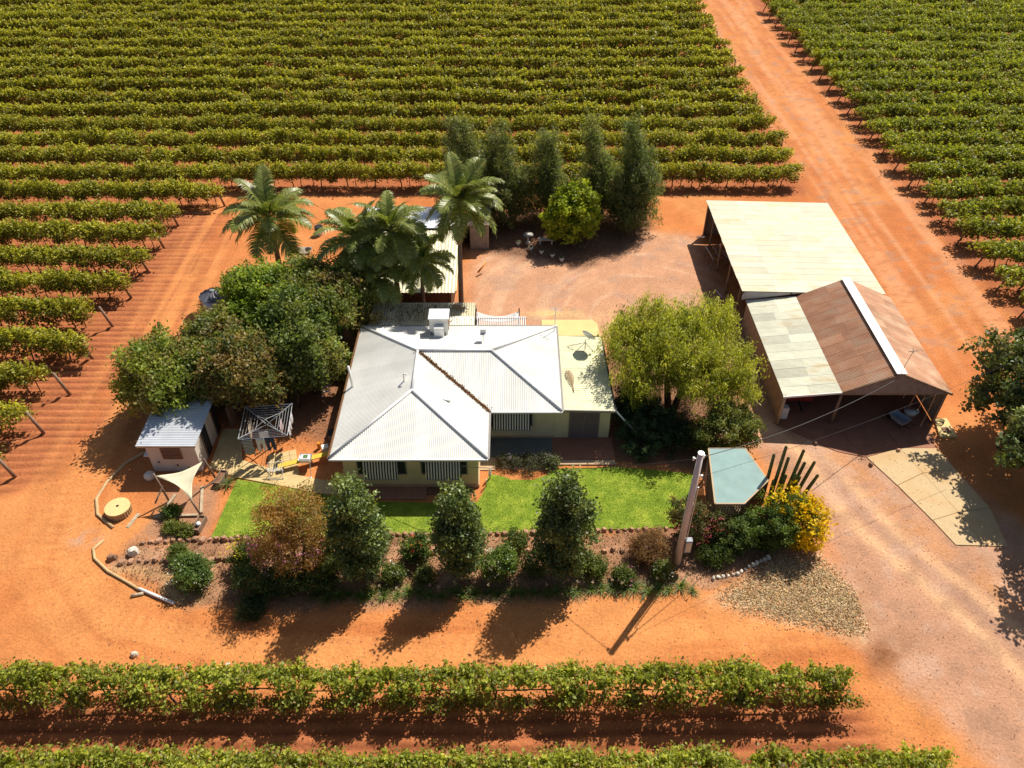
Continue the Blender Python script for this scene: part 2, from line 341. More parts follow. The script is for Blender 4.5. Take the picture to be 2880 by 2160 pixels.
# vineyard floors, worked into furrows along the rows
left = sm(-Xw, 24.5, 27.5) * sm(Yw, 29.0, 30.5) * sm(-Yw, -66, -64); back = sm(Yw, 64.4, 65.4) * sm(-Xw, -27.5, -26.0); right = sm(Xw, 34.8, 36.2) * sm(Y, 43, 45); front = sm(-Yw, -17.9, -17.2) * sm(-Xw, -16.5, -14)
vine = np.clip(left + back + right + front, 0, 1)
head = sm(-Xw, 20.5, 25.5) * sm(Yw, 33, 35) * sm(-Yw, -63, -60)                   # ploughed headland
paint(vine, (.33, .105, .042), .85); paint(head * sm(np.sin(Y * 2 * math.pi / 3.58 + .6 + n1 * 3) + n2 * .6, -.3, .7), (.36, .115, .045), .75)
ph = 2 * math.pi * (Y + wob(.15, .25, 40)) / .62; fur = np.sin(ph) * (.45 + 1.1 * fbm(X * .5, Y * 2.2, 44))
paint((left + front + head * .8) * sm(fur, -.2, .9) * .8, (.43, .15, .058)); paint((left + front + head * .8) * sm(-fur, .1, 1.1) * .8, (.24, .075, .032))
# road between the two vineyard blocks
road = sm(Xw, 26, 27.5) * sm(-Xw, -36.5, -34.5) * sm(Y, 36, 44)
st = fbm(X * 1.7, Y * .06, 50); paint(road * sm(st, .42, .68), (.60, .27, .125), .8); paint(road * sm(-st, -.42, -.28), (.45, .15, .05), .7)
paint(road * sm(n3, .56, .72) * .55, (.34, .12, .05)); paint(road * sm(n2, .66, .74) * .5, (.34, .2, .13))
# front and side tracks
trk, al = seg_dist(X, Y, [(-24.5, 64), (-24.3, 48), (-24.2, 38), (-24.0, 30), (-22.8, 24.5), (-19, 21), (-12, 19.8), (0, 19.6), (9, 19.9), (16, 20.4)])
tm = np.clip(1 - np.abs(trk) / 3.2, 0, 1) ** .6
s2 = fbm(trk * 1.6 + 20, al * .07, 61); paint(tm * sm(s2, .4, .65), (.63, .255, .082), .8); paint(tm * sm(-s2, -.42, -.3), (.46, .15, .045), .55)
tread = np.sin(al * 2 * math.pi / .32 + np.abs(trk) * 5) * sm(vnoise(trk * 1.3, al * .05, 71), .62, .74); paint(tm * sm(tread, .2, .8) * .35, (.40, .125, .04))
# gravelled drive
drive = [(14.4, 33.4), (16, 30.3), (16.2, 27.7), (16.0, 25.5), (16.6, 22.8), (16.2, 20.6), (17.4, 18.2), (20.2, 14.3), (21.5, 10), (21.5, 4), (40, 4), (31, 22), (27.5, 26), (24.8, 31), (24.5, 35.5), (15.5, 46), (13.2, 45), (14.6, 36)]
dm = pmask(Xw, Yw, drive, 1.6); paint(dm, (.445, .245, .15), .9)
rut, _ = seg_dist(X, Y, [(15.4, 35.2), (17.0, 32.2), (17.9, 27.8), (19.2, 25.5), (21.5, 21.6), (23.2, 18.1), (26, 12)])
rut2, _ = seg_dist(X, Y, [(16.9, 35.5), (18.6, 31), (20.4, 26.3), (22.5, 23.2), (24.4, 20.0), (27.5, 14)])
for r_ in (rut, rut2): paint(dm * np.exp(-(r_ / .42) ** 2), (.64, .37, .20), .95)
paint(dm * np.exp(-((rut - 1.0) / .4) ** 2) * .5, (.33, .2, .145)); paint(dm * np.exp(-((rut2 - 1.1) / .8) ** 2) * sm(n2, .35, .6), (.50, .23, .095), .75)
paint(dm * sm(n2, .55, .7), (.47, .29, .20), .6); paint(dm * sm(-n2, -.42, -.3), (.34, .19, .12), .5)
# yard behind the house
yard = [(-3.6, 43), (-3.6, 51), (-2.6, 56), (1, 58.5), (8, 58.4), (12, 58), (15, 57), (15.5, 46), (14.5, 40), (7, 41.5), (6.2, 44), (2, 44)]
ym = pmask(Xw, Yw, yard, 2.2); paint(ym, (.50, .275, .165), .85)
rr = np.hypot(X - 9.5, (Y - 46) * 1.0); sw = fbm(rr * 1.8, np.arctan2(Y - 46, X - 9.5) * 1.2, 77); paint(ym * sm(sw, .52, .68), (.56, .34, .21), .7); paint(ym * sm(n2, .55, .68), (.36, .22, .16), .5)
sand = np.exp(-((X - 7) / 1.5) ** 2 - ((Y - 45.3) / 1.6) ** 2) + np.exp(-((X - 3) / 2) ** 2 - ((Y - 46.6) / .5) ** 2); paint(sand * sm(n2, .3, .6), (.66, .45, .20), .9)
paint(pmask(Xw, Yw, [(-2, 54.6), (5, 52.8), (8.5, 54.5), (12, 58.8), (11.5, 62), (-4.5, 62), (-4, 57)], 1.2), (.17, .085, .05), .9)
# garden beds, house surrounds, laundry yard
bed = [(-20.3, 24.4), (-19.6, 26.0), (-13.7, 26.4), (-6.9, 26.6), (8.6, 27.0), (10.5, 28.0), (14.2, 27.6), (15.8, 25.5), (13, 24.6), (9.4, 23.4), (0, 22.4), (-8, 22.2), (-16.2, 22.2)]
bm = pmask(Xw, Yw, bed, .7); paint(bm, (.30, .155, .085), .95); paint(bm * sm(n2, .5, .68), (.42, .23, .13), .8); paint(bm * sm(-n3, -.42, -.3), (.17, .085, .045), .6)
paint(bm * sm(-X, 14.5, 16) * sm(n2, .3, .6) * sm(-Y, -24.7, -24.3), (.55, .34, .15), .8)
paint(pmask(Xw, Yw, [(-19.4, 26.3), (-19.2, 29.3), (-17, 30.3), (-16.4, 30), (-16.2, 26.4)], .7), (.35, .185, .105), .9)
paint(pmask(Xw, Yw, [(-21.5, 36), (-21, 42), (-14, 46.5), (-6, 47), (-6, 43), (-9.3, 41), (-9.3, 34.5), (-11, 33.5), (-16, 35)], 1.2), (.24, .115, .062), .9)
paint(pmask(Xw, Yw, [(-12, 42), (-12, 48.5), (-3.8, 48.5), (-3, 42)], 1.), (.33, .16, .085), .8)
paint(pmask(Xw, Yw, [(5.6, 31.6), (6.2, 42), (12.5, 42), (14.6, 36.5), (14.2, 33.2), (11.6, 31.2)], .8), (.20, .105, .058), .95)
chip = [(9.9, 22.6), (11.3, 23.5), (13.9, 25.0), (15.5, 25.3), (16.9, 22.8), (16.5, 20.6), (13.1, 21.4)]
cm = pmask(Xw, Yw, chip, 1.2); paint(cm, (.44, .27, .15), .8); paint(cm * sm(n3, .5, .65), (.55, .42, .26), .6)
damp = np.exp(-(((X - 17.2) * .8 + (Y - 19.7) * .6) / 1.5) ** 2 - (((Y - 19.7) * .8 - (X - 17.2) * .6) / .55) ** 2); paint(damp * sm(n2, .25, .55), (.19, .075, .028), .95)
paint(np.exp(-((X + 22.3) / .8) ** 2 - ((Y - 26.3) / .5) ** 2) * sm(n3, .4, .6), (.36, .25, .19), .8)
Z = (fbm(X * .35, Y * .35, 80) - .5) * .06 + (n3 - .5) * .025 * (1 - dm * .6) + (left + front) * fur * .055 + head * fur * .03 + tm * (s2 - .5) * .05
Z += -.05 * vine * np.cos(2 * math.pi * (Y - ROW0) / ROWS) * (1 - right) * 0
far = np.hypot(X, Y - 70) > 95; Z = np.where(far, 0, Z)
flatp = pmask(X, Y, [(-16.5, 26), (-16.5, 32), (-9.9, 34), (-9.9, 41.8), (6.5, 41.8), (6.5, 31.2), (11.5, 31.2), (9, 26.5)], .8) ; Z = Z * (1 - flatp) - .03 * flatp
fl2 = pmask(X, Y, [(15.2, 34.6), (15.2, 59), (26.5, 59), (26.6, 33.4), (26, 25.2), (23, 25.4), (20, 32)], .8); Z = Z * (1 - fl2) - .03 * fl2
C *= (1 + (n3 - .5)[..., None] * .22) * (1 + (n2 - .5)[..., None] * .12)
ny, nx = X.shape; I = np.arange(nx * ny).reshape(ny, nx)
F = np.stack([I[:-1, :-1], I[:-1, 1:], I[1:, 1:], I[1:, :-1]], -1).reshape(-1, 4)
def groundmat():
    m = mat('red_earth', (.5, .18, .06), .10, .6, .95, attr='tint', fine=.16, fscale=9., spec=.15)
    t = m.node_tree; L = t.links.new; p = t.nodes['Principled BSDF']; tc = nd(t, 'TexCoord')
    n = nd(t, 'TexNoise', i_Scale=5.0, i_Detail=8., i_Roughness=.68); L(tc.outputs['Object'], n.inputs[0])
    b = nd(t, 'Bump', i_Strength=.8, i_Distance=.09); L(n.outputs[0], b.inputs['Height']); L(b.outputs[0], p.inputs['Normal'])
    return m
M['ground'] = groundmat()
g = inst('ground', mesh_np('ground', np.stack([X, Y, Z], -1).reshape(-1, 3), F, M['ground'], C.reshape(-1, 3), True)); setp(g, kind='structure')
del X, Y, Z, Xw, Yw
outer = mat('far_earth', (.46, .16, .052), .15, .02, .95)
o = MB().add([(-1500, -1000, -.35), (1500, -1000, -.35), (1500, 2500, -.35), (-1500, 2500, -.35)], [(0, 1, 2, 3)]).build('terrain', outer); setp(o, kind='structure')

# lawn, paths and slabs
LAWN = [(-15.5, 30.5), (-12.9, 29.95), (-10.43, 29.35), (-7.5, 28.85), (-4.5, 28.75), (-1.9, 28.8), (-1.55, 29.6), (-1.3, 30.9), (-.6, 30.75), (0, 30.45), (1.2, 30.45), (2.0, 30.85), (2.6, 31.3), (5.95, 31.45), (9, 31.1), (10.3, 30.9), (10.2, 28.8), (9.6, 27.9), (8.6, 27.05), (1, 26.75), (-6.9, 26.6), (-13.6, 26.38), (-15.75, 26.38)]
def sheet(name, poly, z, m, kind='structure', parent=None):
    o = MB().prism(poly, z - .06, z).build(name, m, parent)
    if kind: setp(o, kind=kind)
    return o
gl = mat('lawn_soil', (.19, .27, .022), .22, 1.2, 1, .01, 60, col2=(.27, .31, .035), fine=.25, fscale=30)
sheet('lawn', LAWN, .02, gl)
n = 95000; P = np.c_[RNG.uniform(-15.9, 10.5, n), RNG.uniform(26.3, 31.6, n)]; ok = inside(P[:, 0] + RNG.normal(size=n) * .06, P[:, 1] + RNG.normal(size=n) * .06, LAWN); P = P[ok]; n = len(P)
hgt = .015 + .03 * RNG.random(n); a = RNG.random(n) * 6.283; wd = .010 + .010 * RNG.random(n); ln = RNG.normal(size=(n, 2)) * .03
V = np.empty((n, 3, 3)); V[:, 0] = np.c_[P[:, 0] - np.cos(a) * wd, P[:, 1] - np.sin(a) * wd, np.full(n, .015)]; V[:, 1] = np.c_[P[:, 0] + np.cos(a) * wd, P[:, 1] + np.sin(a) * wd, np.full(n, .015)]; V[:, 2] = np.c_[P[:, 0] + ln[:, 0], P[:, 1] + ln[:, 1], .02 + hgt]
T = pal(n, [(.19, .28, .02), (.26, .33, .03), (.14, .22, .02)], var=.15) * (.85 + .35 * fbm(P[:, 0] * .8, P[:, 1] * .8, 90))[:, None]
go = inst('lawn_grass', mesh_np('lawn_grass', V.reshape(-1, 3), np.arange(n * 3).reshape(-1, 3), M['leaf'], T)); setp(go, 'short bright green mown grass of the front lawn', 'grass', kind='stuff')
sheet('laundry_path', [(-17.4, 34.6), (-16.3, 34.6), (-15.6, 32.0), (-12.9, 31.0), (-9.4, 30.1), (-9.4, 29.35), (-10.4, 29.4), (-12.9, 30.0), (-15.6, 30.65), (-17.3, 31.4)], .035, M['path'])
sheet('front_path', [(-9.3, 29.92), (-4.72, 29.92), (-4.72, 29.0), (-7.3, 29.0), (-9.3, 29.3)], .05, M['terracotta'])
sheet('porch_slab', [(-1.8, 33.78), (2.35, 33.78), (2.35, 32.2), (-1.8, 32.2)], .10, M['greyslab'])
sheet('terrace_slab', [(2.36, 33.78), (5.95, 33.78), (5.95, 31.98), (2.36, 31.98)], .10, M['redslab'])
sheet('terrace_step', [(2.4, 31.97), (5.95, 31.97), (5.95, 31.62), (2.4, 31.62)], .05, M['stepc'])
sheet('side_path', [(-1.82, 32.19), (-.95, 32.19), (-.95, 31.2), (-1.82, 31.2)], .03, M['stepc'])
sheet('rear_pad', [(2.1, 45.8), (5.7, 45.8), (6.0, 45.4), (6.1, 43.9), (2.1, 43.9)], .04, M['sandslab'])
# shed apron: cracked concrete in four pours
for i, q in enumerate([[(15.9, 35.15), (19.4, 35.15), (20.55, 32.25), (19.0, 32.7)], [(19.42, 35.15), (22.4, 35.15), (22.75, 33.0), (20.58, 32.25)], [(22.42, 35.15), (25.2, 35.15), (24.95, 33.0), (22.78, 33.0)]]):
    sheet('shed_apron' if i else 'shed_apron', q, .012, M['redslab'])
CP = [[(20.6, 32.22), (22.76, 32.97), (23.35, 31.0), (21.55, 30.05)], [(22.78, 32.97), (24.95, 32.97), (25.3, 31.3), (23.37, 31.0)], [(21.57, 30.03), (23.36, 30.97), (24.1, 28.1), (22.5, 27.55)], [(23.38, 30.97), (25.3, 31.27), (25.95, 28.4), (24.12, 28.1)], [(22.52, 27.53), (24.1, 28.07), (24.55, 25.85), (23.05, 25.9)], [(24.12, 28.07), (25.95, 28.37), (25.7, 25.8), (24.57, 25.85)]]
for q in CP: sheet('concrete_slab', q, .02, M['concrete'])

# ------------------------------------------------------------------ farmhouse
h = thing('farmhouse', 'cream farmhouse with white corrugated hip roof and striped window awnings', 'house', (0, 0, 0))
ze, zr = 2.65, 3.83
A, B, H_ = (-9.75, 29.55, ze), (-1.3, 29.55, ze), (-1.3, 33.3, ze); G_, F_, I_ = (2.85, 33.3, ze), (2.85, 41.45, ze), (-9.75, 41.45, ze)
Cc, D, E_ = (-5.64, 33.75, zr), (-5.64, 37.38, zr), (-1.22, 37.38, zr)
FOOT = [(-9.2, 29.95), (-1.86, 29.95), (-1.86, 33.8), (2.45, 33.8), (2.45, 41.0), (-9.2, 41.0)]
MB().prism(FOOT, -.05, 2.54).build('wall', M['cream'], h)
MB().prism([(-9.24, 29.91), (-1.82, 29.91), (-1.82, 33.76), (2.49, 33.76), (2.49, 41.04), (-9.24, 41.04)], -.05, .22).build('plinth', M['stepc'], h)
MB().prism([(-9.7, 29.6), (-1.35, 29.6), (-1.35, 33.35), (2.8, 33.35), (2.8, 41.4), (-9.7, 41.4)], 2.545, 2.58).build('soffit', M['cream'], h)
for x in (-6.95, -5.45, -3.7): bx('cover_strip', M['cream'], h, x - .025, x + .025, 29.93, 29.949, .23, 2.54)
for x in (1.35, 2.0): bx('cover_strip', M['cream'], h, x - .025, x + .025, 33.78, 33.799, .23, 2.54)
slopes = [([A, B, Cc], (0, 1, 1)), ([A, Cc, D, I_], (1, 0, 1)), ([Cc, B, H_, D], (-1, 0, 1)), ([D, H_, G_, E_], (0, 1, 1)), ([E_, G_, F_], (-1, 0, 1)), ([I_, D, E_, F_], (0, -1, 1))]
for k, (pl, d) in enumerate(slopes):
    s = corr_obj('roof_slope', M['roof'], h, pl, d, pitch=.105, amp=.016, tint=((.50, .51, .52), (.46, .47, .46), (.66, .66, .64), (.50, .51, .50), (.62, .62, .63), (.60, .60, .61))[k] if False else (.68, .665, .61), tv=.08)
lift = lambda p, z=.03: (p[0], p[1], p[2] + z)
for a, b in ((Cc, D), (D, E_), (A, Cc), (B, Cc), (I_, D), (E_, F_), (E_, G_)):
    MB().tube([lift(a), lift(b)], .085, 8).build('ridge_cap', M['cap'], h, True)
MB().bar(lift(D, -.0), lift(H_, .025), .16, .05).build('valley_gutter', M['tile'], h)
for k in range(46):
    t = random.random() ** .8; p = Vector(D).lerp(Vector(H_), t)
for a, b, m in ((A, B, 'cap'), (B, H_, 'frame'), (H_, G_, 'cap'), (G_, F_, 'frame'), (F_, I_, 'frame'), (I_, A, 'tile')):
    dv = (Vector(b) - Vector(a)).normalized(); sd = Vector((dv.y, -dv.x, 0)) * .06
    MB().bar(Vector(a) + sd - dv * .03 + Vector((0, 0, -.05)), Vector(b) + sd + dv * .03 + Vector((0, 0, -.05)), .11, .11).build('gutter', M[m], h)
n = 900; t = RNG.random(n); P = np.array(D)[None] * (1 - t)[:, None] + np.array(H_)[None] * t[:, None] + RNG.normal(size=(n, 3)) * np.array([.07, .07, .012]) + np.array([0, 0, .05])
setp(cloud('leaf_litter', M['petal'], h, P, pal(n, [(.2, .09, .03), (.3, .16, .05), (.1, .05, .025)]), .05, 1.2), kind='stuff')
def window(parent, x0, x1, y, z0, z1, mull=2):
    f = MB(); f.box(x0, x1, y - .05, y + .02, z1 - .06, z1); f.box(x0, x1, y - .07, y + .02, z0, z0 + .06)
    for i in range(mull + 1):
        c = x0 + .03 + (x1 - x0 - .06) * i / mull; f.box(c - .03, c + .03, y - .05, y + .02, z0 + .06, z1 - .06)
    o = f.build('window', M['frame'], parent)
    bx('pane', M['glass'], o, x0 + .03, x1 - .03, y - .02, y + .01, z0 + .05, z1 - .05); return o
def awning(parent, x0, x1, y, z0, z1, out):
    n = 8; V = []; F = []
    for s_ in (0, 1):
        for i in range(n + 1):
            t = i / n; V += [(x, y - .08 - out * math.sin(t * 1.35) - s_ * .0, z1 + (z0 - z1) * t + s_ * .012) for x in (x0, x1)]
    k = 2 * (n + 1)
    for i in range(n): F += [(2 * i, 2 * i + 2, 2 * i + 3, 2 * i + 1), (k + 2 * i, k + 2 * i + 1, k + 2 * i + 3, k + 2 * i + 2)]
    b = MB(); b.add(V, F); o = b.build('awning', M['stripe'], parent, True)
    a = MB(); a.tube([(x0 - .02, y - .09 - out * math.sin(1.35), z0), (x1 + .02, y - .09 - out * math.sin(1.35), z0)], .018, 6); 
    for x in (x0, x1): a.tube([(x, y - .02, z0 + .45), (x, y - .09 - out * math.sin(1.35), z0)], .012, 5)
    a.build('awning_rod', M['frame'], o)
window(h, -8.45, -5.75, 29.95, 1.05, 2.45, 3); awning(h, -8.06, -6.2, 29.95, 1.12, 2.46, .42)
window(h, -4.98, -2.42, 29.95, 1.05, 2.45, 3); awning(h, -4.68, -2.75, 29.95, 1.12, 2.46, .42)
window(h, -1.3, 1.2, 33.8, 1.05, 2.45, 3); awning(h, -1.14, 1.06, 33.8, 1.12, 2.46, .42)
# skillion extension on the right
MB().prism([(2.46, 33.8), (5.72, 33.8), (5.6, 40.1), (2.46, 40.1)], -.05, 2.5).build('extension_wall', M['cream'], h)
MB().prism([(2.5, 33.5), (5.84, 33.5), (5.66, 40.35), (2.9, 40.35)], [2.59, 2.50, 2.50, 2.59], [2.62, 2.53, 2.53, 2.62]).build('extension_soffit', M['cream'], h)
corr_obj('extension_roof', M['creamroof'], h, [(2.96, 33.42, 2.66), (5.88, 33.42, 2.57), (5.66, 40.42, 2.57), (2.96, 40.42, 2.66)], (1, 0, 0), pitch=.17, amp=.02, tint=(.66, .63, .40), tv=.08, sheet=.76)
MB().bar((5.93, 33.38, 2.54), (5.71, 40.44, 2.54), .1, .1).build('gutter', M['dark'], h); MB().bar((2.96, 33.38, 2.60), (5.9, 33.38, 2.52), .06, .14).build('fascia', M['frame'], h)
d = MB(); d.box(3.33, 5.1, 33.74, 33.81, .1, .14); d.box(3.33, 3.4, 33.74, 33.81, .14, 2.08); d.box(5.03, 5.1, 33.74, 33.81, .14, 2.08); d.box(3.33, 5.1, 33.74, 33.81, 2.08, 2.15)
dd = d.build('double_door', M['screen2'], h)
for x0, x1 in ((3.41, 4.2), (4.22, 5.02)):
    bx('door_leaf', M['screen'], dd, x0, x1, 33.76, 33.80, .15, 2.07)
    s = MB()
    for i in range(19): s.box(x0 + .05, x1 - .05, 33.735, 33.757, .2 + i * .098, .2 + i * .098 + .05)
    s.build('door_slats', M['screen2'], dd)
    s = bx('door_stile', M['screen2'], dd, x0, x0 + .05, 33.73, 33.758, .15, 2.07); bx('door_stile', M['screen2'], dd, x1 - .05, x1, 33.73, 33.758, .15, 2.07)
# roof fittings that belong to the house
MB().tube([(-6.19, 34.74, 3.5), (-6.19, 34.74, 4.15), (-6.14, 34.7, 4.25), (-6.02, 34.62, 4.26)], .05, 8).build('vent_pipe', M['white'], h, True)
MB().tube([(-9.35, 35.3, 2.7), (-9.47, 35.5, 4.15)], .075, 8).build('flue', M['offwhite'], h, True)
b = MB(); b.tube([(-1.78, 38.95, 3.3), (-1.78, 38.95, 4.0)], .03, 6); b.box(-1.95, -1.6, 38.85, 39.1, 4.0, 4.3); b.box(-1.95, -1.6, 38.7, 39.25, 3.98, 4.0); b.build('vent_stack', M['cap'], h)
bx('roof_hatch', M['cap'], h, -4.0, -3.45, 33.45, 33.7, 3.2, 3.38, rz=-.25)
MB().tube([(5.95, 33.45, 2.5), (7.58, 34.0, .05)], .05, 8).build('downpipe', M['white'], h, True)
bx('front_step', M['terracotta'], h, -3.6, -2.4, 29.0, 29.3, -.02, .2); MB().prism([(-4.7, 29.9), (-2.2, 29.9), (-2.2, 29.35), (-4.7, 29.35)], -.05, .03).build('planting_bed', M['soil'], h)
# television aerial, satellite dish, evaporative cooler
a = thing('television_aerial', 'thin television aerial mast at the back corner of the farmhouse roof', 'aerial', (2.72, 40.9, 2.62))
MB().tube([(0, 0, 0), (.03, 0, 1.9)], .025, 6).build('mast', M['galv'], a)
b = MB(); b.tube([(-.35, .1, 1.75), (.4, -.12, 1.75)], .014, 5)
for i in range(6): x = -.3 + i * .13; b.tube([(x, -.25 - x * .3, 1.75), (x, .25 - x * .3, 1.75)], .009, 4)
b.build('antenna_array', M['galv'], a)
dsh = thing('satellite_dish', 'grey satellite dish on a tripod mount on the pale yellow extension roof', 'satellite dish', (4.55, 39.0, 2.66))
b = MB(); b.tube([(0, 0, 0), (0, 0, .75)], .03, 6); b.tube([(-.8, -.5, 0), (0, 0, .55)], .018, 5); b.tube([(-1.1, .3, 0), (0, 0, .55)], .018, 5); b.tube([(.5, -.3, 0), (0, 0, .55)], .018, 5); b.build('mount', M['metal'], dsh)
V = []; F = []; nr, ns = 5, 20
for i in range(nr + 1):
    for k in range(ns): r_ = .48 * i / nr; t = 2 * math.pi * k / ns; V.append((r_ * math.cos(t) * .92, r_ * math.sin(t) * 1.05, .32 * (r_ / .48) ** 2 * .5))
for i in range(nr):
    for k in range(ns): F.append((i * ns + k, i * ns + (k + 1) % ns, (i + 1) * ns + (k + 1) % ns, (i + 1) * ns + k))
o = MB().add(V, F).build('reflector', M['galv'], dsh, True); o.location = (.1, 0, .95); o.rotation_euler = (R(-25), R(58), R(20)); sm_ = o.modifiers.new('s', 'SOLIDIFY'); sm_.thickness = .015
MB().tube([(.1, 0, .75), (.75, .15, .95)], .016, 5).build('feed_arm', M['metal'], dsh); bx('feed_horn', M['dark'], dsh, .7, .82, .1, .2, .9, 1.02)
c = thing('evaporative_cooler', 'large cream evaporative cooler box standing on the back slope of the house roof', 'air cooler', (-4.57, 40.45, 2.75))
bx('housing', M['offwhite'], c, -.58, .58, -.5, .5, .55, 1.5, bevel=.03); bx('lid', M['white'], c, -.64, .64, -.56, .56, 1.502, 1.6, bevel=.03)
bx('duct', M['cap'], c, -.28, .32, -.95, -.505, .15, 1.15, bevel=.02); bx('plinth', M['offwhite'], c, -.45, .45, -.4, .4, .0, .55)
for x in (-.52, .52): bx('leg', M['metal'], c, x - .03, x + .03, -.47, -.41, .0, .55); bx('leg', M['metal'], c, x - .03, x + .03, .41, .47, -.1, .55)
bx('pad_louvre', M['louvre'], c, .581, .6, -.42, .42, .62, 1.42); bx('pad_louvre', M['louvre'], c, -.6, -.581, -.42, .42, .62, 1.42)
# dead fronds
def deadfrond(name, label, loc, rz, L, rx=0):
    t = thing(name, label, 'palm frond', loc, rz); b = MB()
    b.tube([(0, -L / 2, .03), (.06, 0, .10), (0, L / 2, .03)], [.03, .02, .008], 5)
    for i in range(34):
        y = -L / 2 + .25 * L + i / 34 * L * .75; s_ = 1 if i % 2 else -1; ln = .12 + .22 * math.sin(i / 34 * 3.1)
        b.add([(0, y, .06), (s_ * ln * .8, y + ln * .7, .02 + .05 * random.random()), (s_ * ln * .8, y + ln * .7 + .04, .02), (0, y + .04, .07)], [(0, 1, 2, 3)])
    b.build('frond_leaf', M['deadleaf'], t); return t
deadfrond('fallen_palm_frond', 'dry brown palm frond lying on the pale yellow extension roof', (3.5, 35.9, 2.66), .12, 1.9)
deadfrond('fallen_palm_frond', 'curled dry palm frond lying on the veranda sheeting beside the cooler', (-3.4, 43.3, 2.75), 1.2, 1.1)
# rear veranda, slatted pergola and shade cloth
v = thing('rear_veranda', 'long skillion veranda of ribbed greenish cream sheeting behind the farmhouse', 'veranda', (0, 0, 0))
for i in range(7):
    x0 = -9.3 + i * .98; corr_obj('roof_sheet', M['creamroof'], v, [(x0, 41.62, 2.58), (x0 + .972, 41.62, 2.58), (x0 + .972, 44.05, 2.7), (x0, 44.05, 2.7)], (0, 1, .05), pitch=.16, amp=.03, tint=(.56, .50, .33), tv=.02, sheet=9)
for x in (-9.2, -6.8, -4.5, -2.5): bx('post', M['timber'], v, x - .05, x + .05, 43.85, 43.95, -.05, 2.62)
bx('beam', M['timber'], v, -9.3, -2.4, 43.83, 43.97, 2.5, 2.62)
corr_obj('lower_roof', M['creamroof'], v, [(-4.15, 41.56, 2.66), (-2.42, 41.56, 2.66), (-2.42, 42.45, 2.73), (-4.15, 42.45, 2.73)], (0, 1, .05), pitch=.16, amp=.03, tint=(.72, .70, .56), tv=.02, sheet=9)
n = 700; P = np.c_[RNG.normal(-6.3, 1.3, n), RNG.uniform(41.8, 43.8, n), np.full(n, 2.74)]; setp(cloud('leaf_litter', M['petal'], v, P, pal(n, [(.2, .09, .04), (.14, .06, .03), (.34, .22, .1)]), .06, 2), kind='stuff')
pg = thing('slatted_pergola', 'flat pergola of spaced white slats behind the back eave of the farmhouse', 'pergola', (0, 0, 0))
for i in range(27): x = -2.28 + i * .12; bx('slat', M['cap'], pg, x, x + .05, 41.62, 42.62, 2.55, 2.61)
for y in (41.75, 42.5): bx('rail', M['frame'], pg, -2.3, .95, y - .03, y + .03, 2.47, 2.55)
for x in (-2.2, .85): bx('post', M['frame'], pg, x - .04, x + .04, 42.46, 42.54, -.05, 2.47)
sc_ = thing('shade_cloth', 'sagging grey shade cloth stretched between two dark posts behind the slatted pergola', 'shade cloth', (0, 0, 0))
V = []; F = []
for i in range(13):
    for j in range(5): u, v_ = i / 12, j / 4; V.append((-2.4 + 2.85 * u, 43.0 + .95 * v_ - .25 * math.sin(u * math.pi) * v_, 2.05 - .22 * math.sin(u * math.pi)))
for i in range(12):
    for j in range(4): a_ = i * 5 + j; F.append((a_, a_ + 5, a_ + 6, a_ + 1))
o = MB().add(V, F).build('cloth', M['shadecloth'], sc_, True); o.modifiers.new('s', 'SOLIDIFY').thickness = .01
for x, y in ((-2.42, 43.98), (.48, 43.98), (.48, 43.0), (-2.42, 43.0)): MB().cyl(x, y, -.05, 2.3, .04, n=8).build('post', M['dark'], sc_)

# ------------------------------------------------------------------ shed behind the palms
s = thing('rear_shed', 'cream and silver roofed shed half hidden behind the palms', 'shed', (0, 0, 0))
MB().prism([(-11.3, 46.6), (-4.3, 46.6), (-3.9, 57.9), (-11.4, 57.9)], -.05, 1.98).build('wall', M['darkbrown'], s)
for i in range(8):
    x0 = -11.75 + i * .985; x1 = x0 + .978
    corr_obj('roof_sheet', M['silver'], s, [(x0, 53.4, 3.0), (x1, 53.4, 3.0), (x1, 58.3, 2.3), (x0, 58.3, 2.3)], (0, 1, -.1), pitch=.2, amp=.025, tint=(.64, .66, .69), tv=.02, sheet=9)
    corr_obj('roof_sheet', M['creamroof'], s, [(x0, 46.15, 2.1), (x1, 46.15, 2.1), (x1, 53.38, 2.98), (x0, 53.38, 2.98)], (0, 1, .1), pitch=.25, amp=.02, tint=(.70, .64, .44), tv=.04, sheet=9)
MB().tube([(-11.8, 53.4, 3.03), (-3.85, 53.4, 3.03)], .08, 8).build('ridge_cap', M['dark'], s)
for x in (-11.35, -4.15): MB().add([(x, 46.6, 1.98), (x, 57.9, 1.98), (x, 57.9, 2.3), (x, 53.4, 2.95), (x, 46.6, 2.1), (x + .05, 46.6, 1.98), (x + .05, 57.9, 1.98), (x + .05, 57.9, 2.3), (x + .05, 53.4, 2.95), (x + .05, 46.6, 2.1)], [(0, 1, 2, 3, 4), (9, 8, 7, 6, 5), (0, 5, 6, 1), (1, 6, 7, 2), (2, 7, 8, 3), (3, 8, 9, 4), (4, 9, 5, 0)]).build('gable_wall', M['hutw'], s)
s = thing('lean_to_store', 'small weathered grey store with sagging roof beside the tall palm', 'shed', (0, 0, 0))
MB().prism([(-3.35, 55.6), (-1.95, 55.6), (-1.95, 57.8), (-3.35, 57.8)], -.05, 2.1).build('wall', M['greywall'], s)
MB().prism([(-3.5, 55.35), (-1.75, 55.45), (-1.72, 58.0), (-3.5, 58.0)], [2.12, 2.15, 2.4, 2.35], [2.2, 2.23, 2.5, 2.43]).build('roof', mat('old_board_roof', (.22, .16, .13), .35, 3, .95, .03, 12), s)
for k in range(7): bx('wall_board', M['greywall'], s, -3.3 + k * .2, -3.3 + k * .2 + .17, 55.56, 55.598, -.05, 2.05)
